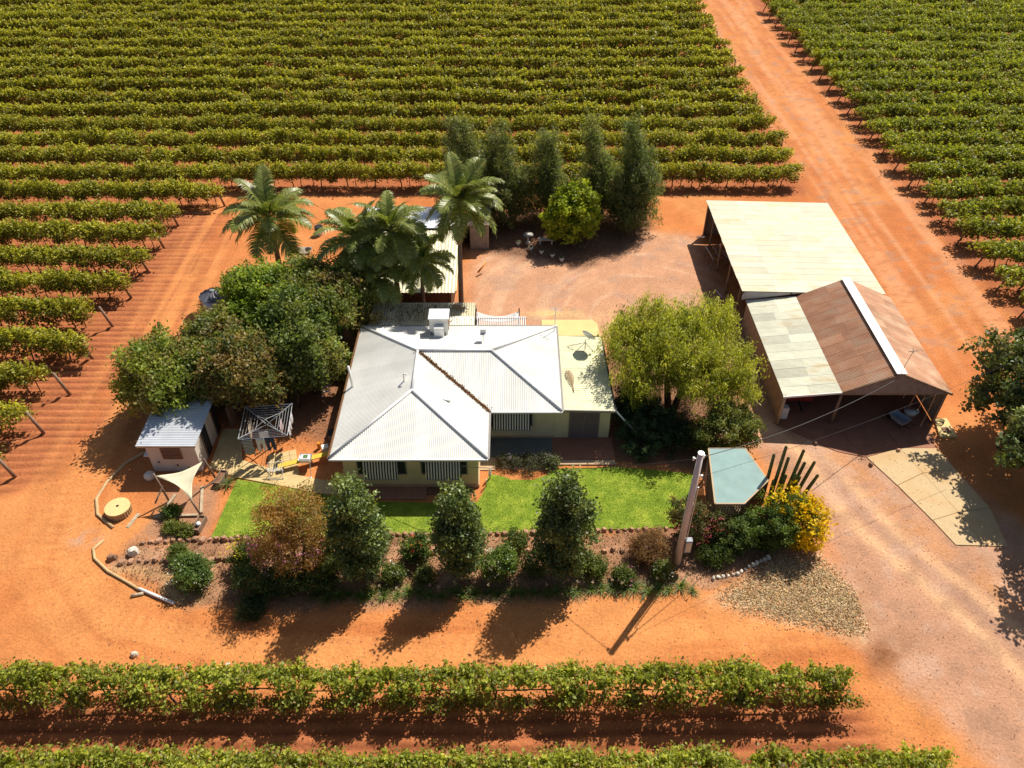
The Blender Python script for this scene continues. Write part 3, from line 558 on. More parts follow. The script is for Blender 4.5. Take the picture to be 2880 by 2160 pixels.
for y in (55.65, 56.6): bx('corner_post', M['oldtimber'], s, -1.94, -1.86, y - .05, y + .05, -.05, 2.15)

# ------------------------------------------------------------------ machinery shed: flat bay and rusted gable bay
s = thing('flat_roofed_shed', 'wide machinery shed with flat cream sheet roof and open dark side', 'shed', (0, 0, 0))
fz = lambda x: 3.0 - .25 * (x - 15.65) / 9.75
ny_, nx_ = 17, 4; me = None
for i in range(ny_):
    y0 = 45.0 + i * (13.1 / ny_); off = 0
    for j in range(nx_):
        xs = [15.62, 18.05, 20.5, 22.95, 25.42]; x0, x1 = xs[j] + random.uniform(-.02, .02), xs[j + 1] + .03
        V, F, tn = corr([(x0, y0, fz(x0) + .002 * j), (x1, y0, fz(x1) + .002 * j), (x1, y0 + .742, fz(x1) + .002 * j), (x0, y0 + .742, fz(x0) + .002 * j)], (1, 0, 0), pitch=.17, amp=.012, sps=6)
        inst('roof_sheet', mesh_np('roof_sheet', V, F, M['flat'], tn, True), s)
MB().prism([(15.66, 45.02), (25.38, 45.02), (25.38, 58.06), (15.66, 58.06)], [fz(15.66) - .06, fz(25.38) - .06] + [fz(25.38) - .06, fz(15.66) - .06], [fz(15.66) - .03, fz(25.38) - .03, fz(25.38) - .03, fz(15.66) - .03]).build('added_light_block', M['timber'], s)  # added dark sheet, blocks sunlight leaking through the gaps between roof sheets
for x in (15.75, 19.0, 22.2, 25.3):
    MB().bar((x, 45.0, fz(x) - .11), (x, 58.1, fz(x) - .11), .1, .16).build('rafter', M['timber'], s)
for y in (46.0, 49.2, 52.4, 55.6, 57.9):
    for x in (15.85, 25.2): MB().cyl(x, y, -.05, fz(x) - .19, .09, n=8).build('post', M['post'], s)
bx('back_wall', M['shedwall'], s, 15.9, 25.25, 58.0, 58.05, -.05, 2.62); bx('side_wall', M['shedwall'], s, 25.27, 25.32, 45.2, 58.0, -.05, 2.58)
MB().add([(15.7, 45.0, 2.94), (19.8, 45.0, 2.84), (15.7, 45.0, 2.28), (15.7, 45.04, 2.94), (19.8, 45.04, 2.84), (15.7, 45.04, 2.28)], [(0, 1, 2), (5, 4, 3), (0, 3, 4, 1), (1, 4, 5, 2), (2, 5, 3, 0)]).build('end_fascia', mat('grey_fascia', (.42, .40, .42), .08, 2, .6), s)
s = thing('gabled_shed', 'rusty gabled machinery shed with pale patchwork lean-to and open front', 'shed', (0, 0, 0))
L0, L1, L2, L3 = (15.98, 2.28), (19.32, 2.62), (22.38, 4.05), (25.82, 2.5)
def lanes(x0z0, x1z1, nlen, m, name='roof_sheet', wy=.81, stag=0):
    (xa, za), (xb, zb) = x0z0, x1z1
    for i in range(12):
        y0 = 35.0 + i * .83; js = [(q + 1) / nlen + .16 * (random.random() - .5) for q in range(nlen)]
        for j in range(nlen):
            t0 = 0 if j == 0 else js[j - 1]; t1 = 1 if j == nlen - 1 else js[j] + .03
            P4 = [(xa + (xb - xa) * t, y, za + (zb - za) * t + .003 * (j % 2) + .002 * (i % 2)) for t, y in ((t0, y0), (t1, y0), (t1, y0 + .812), (t0, y0 + .812))]
            V, F, tn = corr(P4, (xb - xa, 0, zb - za), pitch=.11, amp=.013); inst(name, mesh_np(name, V, F, M[m], tn, True), s)
for a_, b_ in ((L0, L1), (L1, L2), (L2, L3)): MB().prism([(a_[0], 35.03), (b_[0], 35.03), (b_[0], 44.9), (a_[0], 44.9)], [a_[1] - .065, b_[1] - .065, b_[1] - .065, a_[1] - .065], [a_[1] - .035, b_[1] - .035, b_[1] - .035, a_[1] - .035]).build('added_light_block', M['timber'], s)  # sheets added under each slope to keep light stripes out of the interior
lanes(L0, L1, 2, 'patch'); lanes(L1, L2, 2, 'rust'); lanes(L2, L3, 3, 'rustpale')
for a_, b_ in ((L0, L1), (L1, L2), (L2, L3)):
    for y in (35.06, 40, 44.9): MB().bar((a_[0], y, a_[1] - .09), (b_[0], y, b_[1] - .09), .06, .12).build('rafter', M['timber'], s)
MB().bar((L2[0] - .16, 34.92, 4.05), (L2[0] - .16, 45.05, 4.05), .3, .025).build('ridge_cap', M['white'], s); MB().bar((L2[0] + .15, 34.92, 4.045), (L2[0] + .15, 45.05, 4.045), .28, .025).build('ridge_cap', M['white'], s)
MB().bar((L0[0] - .04, 34.93, 2.26), (L1[0], 34.93, 2.6), .05, .12).build('barge_board', M['white'], s); MB().bar((L1[0], 34.93, 2.6), (L2[0], 34.93, 3.99), .05, .12).build('barge_board', M['timber'], s); MB().bar((L2[0], 34.93, 3.99), (L3[0], 34.93, 2.46), .05, .12).build('barge_board', M['timber'], s)
gw = mat('gable_boards', (.24, .19, .18), .15, 3, .9)
for k in range(22):
    x0 = 19.4 + k * .285; x1 = x0 + .28; zt = lambda x: (L1[1] + (x - L1[0]) * (L2[1] - L1[1]) / (L2[0] - L1[0])) if x < L2[0] else (L2[1] + (x - L2[0]) * (L3[1] - L2[1]) / (L3[0] - L2[0]))
    if x1 > 25.7: break
    zb = 2.5; a0, a1 = max(zb + .02, zt(x0) - .12), max(zb + .02, zt(x1) - .12)
    MB().add([(x0, 35.0, zb), (x1, 35.0, zb), (x1, 35.0, a1), (x0, 35.0, a0), (x0, 35.03, zb), (x1, 35.03, zb), (x1, 35.03, a1), (x0, 35.03, a0)], [(0, 1, 2, 3), (7, 6, 5, 4), (0, 4, 5, 1), (1, 5, 6, 2), (2, 6, 7, 3), (3, 7, 4, 0)]).build('gable_board', gw, s)
bx('lintel', M['timber'], s, 19.35, 25.6, 35.02, 35.14, 2.36, 2.5)
for i in range(11):
    y0 = 35.1 + i * .9; V, F, tn = corr([(0, 0, 0), (0, .89, 0), (2.16, .89, 0), (2.16, 0, 0)], (1, 0, 0), pitch=.11, amp=.012); o = inst('wall_sheet', mesh_np('wall_sheet', V, F, M['shedwall'], tn, True), s, (16.12, y0, .0), (0, R(-90), 0))
for i in range(11): 
    y0 = 35.1 + i * .9; V, F, tn = corr([(0, 0, 0), (0, .89, 0), (2.3, .89, 0), (2.3, 0, 0)], (1, 0, 0), pitch=.11, amp=.012); inst('wall_sheet', mesh_np('wall_sheet', V, F, M['shedwall'], tn, True), s, (25.6, y0, 0), (0, R(-90), 0))
bx('back_wall', M['shedwall'], s, 16.15, 25.55, 44.92, 44.97, -.05, 2.3)
for x, lean in ((16.15, -.12), (19.42, -.16), (25.55, -.1)): MB().tube([(x + lean * .3, 35.12, -.05), (x, 35.12, 2.3 if x < 25 else 2.4)], [.1, .085], 8).build('post', M['oldtimber'] if x < 17 else M['post'], s, True)
for y in (38.4, 41.7): MB().cyl(19.4, y, -.05, 2.5, .09, n=8).build('post', M['post'], s, True)
sheet('shed_floor', [(16.2, 35.16), (25.5, 35.16), (25.5, 44.9), (16.2, 44.9)], .008, M['redslab'])
a = thing('rooftop_aerial', 'leaning aerial on the ridge end of the rusty gable', 'aerial', (22.45, 35.2, 4.05))
MB().tube([(0, 0, 0), (.35, .25, 1.25)], .018, 5).build('mast', M['metal'], a); b = MB(); b.tube([(.1, .25, 1.2), (.6, .25, 1.28)], .02, 5); b.tube([(.3, .05, 1.2), (.38, .45, 1.3)], .015, 5); b.build('antenna_array', M['dark'], a)
# things in and beside the sheds
t = thing('red_trailer', 'faded red box trailer parked inside the lean-to bay', 'trailer', (17.7, 37.2, 0)); bx('tray', M['red'], t, -.9, .9, -.6, .6, .45, .85, bevel=.02); MB().bar((0, -.6, .5), (0, -1.5, .45), .08, .08).build('drawbar', M['dark'], t)
for x in (-.95, .95): MB().tube([(x - .09, 0, .3), (x + .09, 0, .3)], .3, 14).build('wheel', M['blackp'], t, True)
t = thing('white_cabinet', 'small white cabinet just inside the lean-to post', 'cabinet', (16.55, 35.7, 0)); bx('cabinet_body', M['white'], t, -.25, .25, -.2, .2, .0, .85, bevel=.02); bx('cabinet_door', M['offwhite'], t, -.23, .23, -.22, -.203, .03, .82)
t = thing('steel_shelving', 'grey steel shelving with boxes deep in the gabled bay', 'shelf', (23.2, 38.6, 0))
for z in (.5, 1.1, 1.7): bx('shelf_board', M['galv'], t, -.9, .9, -.3, .3, z, z + .04)
for x in (-.88, .88):
    for y in (-.28, .28): bx('upright', M['galv'], t, x - .02, x + .02, y - .02, y + .02, 0, 1.9)
for k, (x, z) in enumerate(((-.5, .54), (.2, .54), (-.4, 1.14), (.45, 1.14), (-.1, 1.74))): setp(bx('storage_box', M['card' if k % 2 else 'offwhite'], None, 23.2 + x - .22, 23.2 + x + .22, 38.38, 38.8, z + .002, z + .34), ['pale box low left on the steel shelving', 'brown carton low right on the steel shelving', 'pale box middle left on the steel shelving', 'brown carton middle right on the steel shelving', 'pale box on top of the steel shelving'][k], 'box', 'boxes on the shed shelving')
t = thing('oval_tub', 'pale oval metal tub standing near the gabled shed corner', 'tub', (24.5, 35.9, 0)); b = MB(); b.tube([(0, 0, .02), (0, 0, .32)], [.36, .44], 18); o = b.build('tub_body', M['tub'], t, True); o.scale = (1, .7, 1); o = MB().tube([(0, 0, .30), (0, 0, .335)], [.47, .47], 18).build('rim', M['offwhite'], t, True); o.scale = (1, .7, 1)
t = thing('wheelbarrow', 'dark wheelbarrow on the stained apron before the gabled shed', 'wheelbarrow', (23.4, 35.0, 0), .5); b = MB(); b.add([(-.3, -.4, .35), (.3, -.4, .35), (.22, .4, .3), (-.22, .4, .3), (-.4, -.5, .62), (.4, -.5, .62), (.34, .6, .62), (-.34, .6, .62)], [(0, 3, 2, 1), (0, 1, 5, 4), (1, 2, 6, 5), (2, 3, 7, 6), (3, 0, 4, 7)]); b.build('tray', M['bluebox'], t); MB().tube([(-.05, .7, .2), (.05, .7, .2)], .2, 12).build('wheel', M['blackp'], t, True)
for x in (-.3, .3): MB().tube([(x * .3, .7, .2), (x, -.3, .33), (x, -1.0, .6)], .02, 6).build('handle', M['dark'], t); MB().tube([(x * .8, -.3, .33), (x * .8, -.35, 0)], .02, 6).build('leg', M['dark'], t)
t = thing('concrete_plinth', 'pale raised concrete plinth with a rusty grate beside the gabled shed', 'plinth', (0, 0, 0)); MB().prism([(25.75, 35.4), (26.5, 35.4), (26.5, 33.9), (25.45, 33.85)], -.05, .14).build('base', M['sandslab'], t)
g_ = MB();
for k in range(5): g_.box(25.8 + k * .1, 25.86 + k * .1, 34.15, 34.6, .143, .17)
g_.build('grate', M['louvre'], t)
b = MB(); pts = []
for k in range(40): a_ = k * .55; r_ = .28 + .05 * math.sin(k * 1.7); pts.append((25.85 + r_ * math.cos(a_), 34.95 + r_ * math.sin(a_) * .8 + k * .003, .16 + .004 * k))
setp(b.tube(pts, .018, 5).build('coiled_hose', M['dark']), 'thin dark hose coiled on the concrete plinth', 'hose')
t = thing('flat_bed_frame', 'dark steel trailer frame standing in the shade beside the flat roofed shed', 'trailer', (15.9, 53.6, 0), .12)
b = MB()
for x in (-.55, .55): b.bar((x, -1.0, .9), (x, 1.0, .9), .06, .08)
for y in (-1.0, -.3, .4, 1.0): b.bar((-.55, y, .9), (.55, y, .9), .05, .07)
b.build('frame', M['metal'], t)
for x in (-.55, .55):
    for y in (-.95, .95): bx('leg', M['metal'], t, x - .03, x + .03, y - .03, y + .03, 0, .87)
MB().bar((0, -1, .9), (0, 1, .93), .04, .06).build('centre_bar', M['metal'], t)
setp(MB().tube([(14.9, 56.4, .6), (15.35, 55.6, 1.1)], .06, 8).build('white_pipe', M['white']), 'white pipe leaning out of the flat shed side near its back corner', 'pipe')
setp(MB().tube([(15.2, 49.6, .05), (15.5, 48.6, .05)], .03, 6).build('dropped_rod', M['white']), 'thin white rod lying in the shade beside the flat shed', 'rod')

# ------------------------------------------------------------------ hut, gazebo, tanks
s = thing('washhouse', 'small pinkish white outbuilding with low corrugated roof and louvred window', 'hut', (0, 0, 0))
MB().prism([(-20.35, 31.15), (-17.62, 31.15), (-17.62, 34.75), (-20.35, 34.75)], -.05, 2.12).build('wall', M['hutw'], s)
corr_obj('roof', M['silver'], s, [(-20.72, 30.92, 2.2), (-17.42, 30.92, 2.2), (-17.42, 35.0, 2.42), (-20.72, 35.0, 2.42)], (1, 0, 0), pitch=.13, amp=.02, tint=(.52, .54, .57), tv=.05)
bx('fascia', M['stepc'], s, -20.7, -17.45, 30.94, 30.98, 2.05, 2.17)
f = MB(); f.box(-19.55, -18.45, 31.08, 31.148, 1.02, 1.07); f.box(-19.55, -18.45, 31.08, 31.148, 1.78, 1.83); f.box(-19.55, -19.5, 31.08, 31.148, 1.07, 1.78); f.box(-18.5, -18.45, 31.08, 31.148, 1.07, 1.78); wdw = f.build('window', M['louvre'], s)
for k in range(6): bx('louvre_blade', M['louvre'], wdw, -19.49, -18.51, 31.09, 31.14, 1.1 + k * .115, 1.1 + k * .115 + .06)
for y0, y1 in ((32.25, 33.0), (34.1, 34.7)): o = bx('door', M['dark'], s, -17.615, -17.58, y0, y1, 0, 1.95); bx('door_frame', M['timber'], o, -17.617, -17.56, y0 - .07, y0 - .002, 0, 2.0)
bx('side_flap', M['white'], s, -20.75, -20.4, 31.3, 31.9, 1.0, 1.04); bx('privacy_screen', M['timber'], s, -16.9, -16.85, 34.6, 35.6, 0, 1.7)
for x, z in ((-19.9, .75), (-18.9, .5), (-18.3, .3)): MB().tube([(x, 31.1, z), (x, 31.148, z)], .05, 8).build('wall_vent', M['dark'], s)
gz = thing('gazebo', 'five sided gazebo with pale turquoise polycarbonate roof and brown lattice sides', 'gazebo', (0, 0, 0))
RP = [(10.33, 26.74), (11.82, 26.74), (13.43, 28.33), (12.75, 30.7), (10.75, 30.7)]
pk = (11.7, 28.8, 2.31)
for i in range(5):
    a_, b_ = RP[i], RP[(i + 1) % 5]; MB().add([(a_[0], a_[1], 2.28), (b_[0], b_[1], 2.28), pk, (a_[0], a_[1], 2.265), (b_[0], b_[1], 2.265), (pk[0], pk[1], 2.295)], [(0, 1, 2), (5, 4, 3), (0, 3, 4, 1)]).build('roof_panel', M['poly'], gz)
    MB().bar((a_[0], a_[1], 2.24), (b_[0], b_[1], 2.24), .07, .09).build('roof_edge', M['stepc'] if i != 3 else M['timber'], gz); MB().bar((a_[0], a_[1], 2.22), (pk[0], pk[1], 2.24), .04, .06).build('rafter', M['timber'], gz)
    q = lambda p: (11.7 + (p[0] - 11.7) * .93, 28.8 + (p[1] - 28.8) * .93); pa, pb = q(a_), q(b_); MB().cyl(pa[0], pa[1], -.05, 2.2, .05, n=8).build('post', M['timber'], gz)
    if i != 3:
        lt = MB(); L_ = math.hypot(pb[0] - pa[0], pb[1] - pa[1]); ux, uy = (pb[0] - pa[0]) / L_, (pb[1] - pa[1]) / L_; nn = int(L_ / .13)
        for k in range(1, nn): c = L_ * k / nn; lt.bar((pa[0] + ux * c, pa[1] + uy * c, .1), (pa[0] + ux * c, pa[1] + uy * c, 2.15), .05, .012)
        for k in range(15): z = .15 + k * .14; lt.bar((pa[0] + uy * .02, pa[1] - ux * .02, z), (pb[0] + uy * .02, pb[1] - ux * .02, z), .012, .05)
        lt.build('lattice_panel', M['lattice'], gz)
MB().prism([(10.5, 27), (11.8, 27), (13.1, 28.3), (12.5, 30.4), (10.9, 30.4)], -.05, .04).build('floor', M['concrete'], gz)
t = thing('water_tank', 'round tank with dark ribbed umbrella-like lid behind the leafy trees', 'tank', (-21.0, 46.4, 0))
MB().cyl(0, 0, -.05, 1.7, .85, n=24).build('tank_body', M['galv'], t, True)
for k in range(14):
    a0, a1 = 2 * math.pi * k / 14, 2 * math.pi * (k + 1) / 14; MB().add([(0, 0, 2.15), (.95 * math.cos(a0), .95 * math.sin(a0), 1.72), (.97 * math.cos((a0 + a1) / 2), .97 * math.sin((a0 + a1) / 2), 1.78), (.95 * math.cos(a1), .95 * math.sin(a1), 1.72)], [(0, 1, 2), (0, 2, 3)]).build('lid_segment', M['tankgrey'], t)
MB().cyl(0, 0, 2.12, 2.2, .18, .12, n=12).build('lid_cap', M['galv'], t)
t = thing('white_tank', 'big white rounded tank mostly hidden behind the leafy trees', 'tank', (-19.5, 48.6, 0)); MB().tube([(0, 0, -.05), (0, 0, 1.7), (0, 0, 1.95), (0, 0, 2.1)], [1.25, 1.25, 1.05, .45], 24).build('tank_body', M['white'], t, True); MB().cyl(0, 0, 2.1, 2.2, .3, n=14).build('tank_lid', M['offwhite'], t)
t = thing('wheeled_bin', 'black bin with white base by the bare yard behind the palms', 'bin', (-15.9, 57.9, 0)); MB().cyl(0, 0, 0, .5, .3, .33, 14).build('bin_base', M['white'], t); MB().cyl(0, 0, .5, .75, .36, .36, 14).build('bin_top', M['blackp'], t)
t = thing('bore_cover', 'low grey slab cover with dark hatch beside the left palm', 'cover', (-17.0, 55.2, 0)); bx('slab', mat('grey_slab', (.30, .24, .19), .15, 3, .9), t, -.9, .9, -.5, .5, -.05, .12); MB().cyl(.65, .15, .122, .16, .24, n=14).build('hatch', M['blackp'], t)

# ------------------------------------------------------------------ grapevine rows
ORD = 'first second third fourth fifth sixth seventh eighth ninth tenth eleventh twelfth thirteenth fourteenth fifteenth sixteenth seventeenth eighteenth nineteenth twentieth twenty-first twenty-second twenty-third twenty-fourth twenty-fifth twenty-sixth twenty-seventh twenty-eighth'.split()
def vine_mesh(seed, nl, size, half=1.5, ry=.68, zc=1.22, rz=.78, cols=None, shoots=.12, trunk_h=1.0, gap=0.0, lean=.1):
    rng = np.random.default_rng(seed)
    k = 34; cx = rng.uniform(-half, half, k); a = rng.uniform(-.6, math.pi + .6, k); rr = .45 + .55 * rng.random(k) ** .6
    C = np.c_[cx, ry * rr * np.cos(a), zc + rz * rr * np.sin(a) * (1 + .12 * rng.normal(size=k))]
    w_ = np.ones(k); 
    if gap: w_ *= (rng.random(k) > gap)
    w_ /= w_.sum(); i = rng.choice(k, nl, p=w_); P = C[i] + rng.normal(size=(nl, 3)) * np.array([.26, .16, .19])
    ns = int(nl * shoots); st = rng.integers(0, 16, ns); sx = rng.uniform(-half, half, 16); sl_ = rng.uniform(.25, .6, 16); u = rng.random(ns)
    sh = np.c_[sx[st] + u * .15 * np.sin(st * 5.), ry * .6 * np.sin(st * 3.7) + u * .2 * np.cos(st * 2.), zc + rz * .8 + u * sl_[st] * np.where(st % 3 == 0, .2, 1.)] + rng.normal(size=(ns, 3)) * .05
    P = np.r_[P, sh]; P[:, 2] = np.maximum(P[:, 2], .35)
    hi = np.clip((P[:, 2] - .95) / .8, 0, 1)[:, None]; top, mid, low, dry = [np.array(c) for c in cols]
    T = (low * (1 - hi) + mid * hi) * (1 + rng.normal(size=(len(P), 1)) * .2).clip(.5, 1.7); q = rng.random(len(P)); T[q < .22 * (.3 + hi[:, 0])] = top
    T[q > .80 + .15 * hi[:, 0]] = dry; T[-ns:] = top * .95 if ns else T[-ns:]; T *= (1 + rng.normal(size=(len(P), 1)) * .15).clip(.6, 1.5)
    out = np.c_[np.zeros(len(P)), P[:, 1] / ry * .35, (P[:, 2] - zc) / rz * .45]
    V, F, t = leafquads(P, size * (.7 + .6 * rng.random(len(P))), T, .25, asp=.62, out=out, rng=rng)
    b = MB(); b.tube([(0, 0, -.05), (lean * .6, .05, trunk_h * .6), (lean, 0, trunk_h)], [.055, .045, .04], 6); b.tube([(-half, 0, trunk_h + .02), (0, 0, trunk_h), (half, 0, trunk_h + .03)], .028, 5); b.tube([(-.7, .04, -.05), (-.68, 0, trunk_h + .55)], .035, 5)
    bf = [f + [f[0]] * (4 - len(f)) if len(f) < 4 else f for f in b.f if len(f) == 4]; nb = len(V)
    V = np.r_[V, np.array(b.v, np.float32)]; F2 = np.r_[F, np.array(bf, np.int32) + nb]; T2 = np.r_[t, np.full((len(bf), 3), .08)]
    return mesh_np('vine', V, F2, [M['leaf'], M['bark']], T2, midx=np.r_[np.zeros(len(F)), np.ones(len(bf))])
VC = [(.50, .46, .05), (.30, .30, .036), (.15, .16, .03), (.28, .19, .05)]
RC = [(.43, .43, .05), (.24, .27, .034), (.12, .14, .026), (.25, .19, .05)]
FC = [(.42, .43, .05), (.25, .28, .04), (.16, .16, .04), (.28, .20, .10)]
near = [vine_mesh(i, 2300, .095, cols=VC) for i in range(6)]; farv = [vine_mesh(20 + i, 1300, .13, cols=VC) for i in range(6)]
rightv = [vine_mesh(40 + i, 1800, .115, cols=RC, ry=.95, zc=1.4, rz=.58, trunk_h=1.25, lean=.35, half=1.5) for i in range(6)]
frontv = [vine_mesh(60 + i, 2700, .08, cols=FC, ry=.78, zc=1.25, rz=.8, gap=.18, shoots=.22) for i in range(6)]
ep = MB().tube([(0, 0, -.1), (-.42, 0, 1.75)], [.1, .085], 8).mesh('end_post', M['post'], True); ep2 = MB().tube([(0, 0, -.1), (0, 0, 1.95)], [.06, .055], 8).mesh('end_post', M['post'], True); ep3 = MB().tube([(0, 0, -.1), (.55, 0, 1.5)], [.07, .06], 8).mesh('end_post', M['greybark'], True)
def vine_row(label, group, y, x0, x1, meshes, post=None, posty=0, step=2.45, sy=1.0):
    r_ = thing('vine_row', label, 'vine row', (0, y, 0), 0, group); n = max(1, int(round((x1 - x0) / step))); st = (x1 - x0) / n
    for k in range(n):
        o = inst('vine', random.choice(meshes), r_, (x0 + st * (k + .5), random.uniform(-.07, .07), 0), (0, 0, random.choice((0, math.pi)) + random.uniform(-.04, .04)), (st / 2.45 * random.uniform(.98, 1.06), random.uniform(.9, 1.12) * sy, random.uniform(.9, 1.1)))
    if post: inst('end_post', post[0], r_, (post[1], 0, 0))
    return r_
xl = lambda y: -(1106 / 1710) * (y * .7618 + 20.4) - 7
for k, n in enumerate(range(9, 28)):
    y = rowy(n); vine_row(f'long grapevine row, {ORD[k]} back from the dirt yard behind the house', 'long vine rows behind the house', y, xl(y), 26.0 + random.uniform(-.5, .5), near if n < 13 else farv, (ep2, 26.15) if n in (11, 14, 17, 20) else None)
for k, n in enumerate(range(8, -2, -1)):
    y = rowy(n); xe = -25.3 if n == 8 else -28.3 - (1.0 if n in (1, 0, -1, 3) else 0); vine_row(f'short grapevine row at the left, {ORD[k]} forward from the long rows', 'short vine rows left of the side track', y, xl(y), xe, near, (ep, -28.0) if n != 8 else (ep, -25.1))
for k in range(23):
    y = 46.0 + 3.42 * k; vine_row(f'grapevine row right of the dirt road, {ORD[k]} from the sheds', 'vine rows right of the dirt road', y, 36.3, -xl(y), rightv, (ep3, 36.0), step=2.6)
vine_row('scraggly grapevine row along the near edge of the front dirt track', 'vine rows in the foreground', 17.35, -32, 14.3, frontv, None, step=2.3)
vine_row('grapevine row cut off by the bottom edge of the picture', 'vine rows in the foreground', 13.7, -32, 16.9, frontv, None, step=2.3)

# ------------------------------------------------------------------ palms
def frond_mesh(seed, L, e0, e1, side=.85, cols=((.25, .29, .06), (.32, .34, .09), (.17, .22, .05))):
    rng = np.random.default_rng(seed); n = 16; p = np.zeros(3); pts = [p.copy()]; angs = []
    for i in range(n):
        e = R(e0 + (e1 - e0) * (i / n) ** 1.15); p = p + np.array([math.cos(e), 0, math.sin(e)]) * L / n; pts.append(p.copy()); angs.append(e)
    angs.append(angs[-1]); b = MB(); b.tube([tuple(q) for q in pts], [.035 * (1 - .8 * i / n) + .006 for i in range(n + 1)], 5)
    V = list(b.v); F = [f for f in b.f if len(f) == 4]; T = [(.2, .2, .06)] * len(F)
    m = 60
    for i in range(m):
        s_ = .12 + .88 * i / m; q = s_ * n; j = min(int(q), n - 1); c = pts[j] + (pts[j + 1] - pts[j]) * (q - j); e = angs[j]
        ln = side * (math.sin(min(1, s_ * 1.05 + .08) * math.pi) ** .55) * (.85 + .3 * rng.random())
        for sg in (-1, 1):
            fw = .45 + .3 * rng.random(); dr = .35 + .5 * rng.random(); t = np.array([math.cos(e), 0, math.sin(e)]); up = np.array([-math.sin(e), 0, math.cos(e)])
            d0 = t * fw + np.array([0, sg, 0]) + up * (.35 - dr * .2); d0 /= np.linalg.norm(d0); mid = c + d0 * ln * .5; end = mid + (d0 * .8 + np.array([0, 0, -dr])) * ln * .45; wv = t * .034
            k = len(V); V += [tuple(c - wv), tuple(c + wv), tuple(mid + wv), tuple(mid - wv), tuple(end)]
            F += [(k, k + 1, k + 2, k + 3), (k + 3, k + 2, k + 4, k + 4)]; cl = np.array(cols[rng.integers(len(cols))]) * (.8 + .4 * rng.random()); T += [cl, cl]
    me = bpy.data.meshes.new('frond'); me.from_pydata([tuple(v) for v in V], [], [f if f[2] != f[3] else f[:3] for f in F]); me.materials.append(M['frond'])
    a = me.attributes.new('tint', 'FLOAT_COLOR', 'FACE'); a.data.foreach_set('color', np.c_[np.array(T), np.ones(len(T))].astype(np.float32).ravel()); me.update(); return me
FR = {'up': [frond_mesh(1, 3.0, 78, 25), frond_mesh(2, 2.9, 70, 0)], 'mid': [frond_mesh(3, 3.1, 55, -35), frond_mesh(4, 3.0, 45, -50)], 'flat': [frond_mesh(5, 3.0, 28, -60), frond_mesh(6, 2.9, 15, -72)], 'hang': [frond_mesh(7, 2.8, -5, -84), frond_mesh(8, 2.6, -25, -88)],
      'dry': [frond_mesh(9, 2.6, -35, -88, .5, ((.30, .20, .06), (.22, .17, .05), (.35, .24, .10)))]}
def palm(label, loc, h, lean, counts, scale=1.0, wind=(0, 0), r=.14, rz=0.):
    t = thing('queen_palm', label, 'palm tree', loc, 0, 'palms behind the house'); lx, ly = lean
    pts = [(lx * (i / 8) ** 1.6, ly * (i / 8) ** 1.6, -.1 + (h + .1) * i / 8) for i in range(9)]; b = MB(); b.tube(pts, [r * (1.25 - .45 * i / 8) for i in range(9)], 10); tk = b.build('trunk', M['palmbark'], t, True)
    MB().tube([(lx, ly, h - .1), (lx, ly, h + .5), (lx, ly, h + .95)], [r * .95, r * .9, r * .3], 8).build('crownshaft', mat('crownshaft', (.20, .17, .06), .2, 4, .7), t, True)
    a = rz
    for kind, n in counts:
        for k in range(n):
            a += 2.39996 + random.uniform(-.2, .2); az = a; dx, dy = math.cos(az) + wind[0], math.sin(az) + wind[1]; az = math.atan2(dy, dx); s_ = scale * random.uniform(.88, 1.1)
            inst('frond', random.choice(FR[kind]), t, (lx + .08 * math.cos(az), ly + .08 * math.sin(az), h + (.75 if kind in ('up', 'mid') else .5)), (random.uniform(-.25, .25), 0, az), (s_, s_, s_))
    return t
palm('wide feathery palm at the left end of the yard', (-17.2, 50.2, 0), 5.0, (.1, 0), (('up', 4), ('mid', 8), ('flat', 9), ('hang', 3)), 1.35, rz=.5, r=.2)
palm('tallest palm with bare slender trunk and windswept head', (-3.6, 46.4, 0), 8.0, (.15, .5), (('up', 6), ('mid', 8), ('flat', 8), ('hang', 7), ('dry', 4)), 1.15, (.45, 0), .16)
palm('palm at the centre of the drooping clump', (-7.9, 45.9, 0), 6.4, (-.1, .3), (('up', 4), ('mid', 7), ('flat', 8), ('hang', 9)), 1.1, (.2, 0), .17, 1)
palm('palm at the left of the drooping clump', (-10.2, 46.0, 0), 5.6, (-.1, .2), (('up', 4), ('mid', 7), ('flat', 8), ('hang', 8)), 1.1, (.1, 0), .17, 2)
palm('shorter palm hiding the right part of the cream shed roof', (-6.2, 45.6, 0), 4.2, (.1, .2), (('up', 4), ('mid', 7), ('flat', 8), ('hang', 9)), .9, (.1, 0), .14, 3)
palm('low young palm between the clump and the leafy trees', (-9.0, 45.2, 0), 3.4, (0, .1), (('up', 4), ('mid', 8), ('flat', 9), ('hang', 7)), 1.0, (.1, 0), .13, 4)

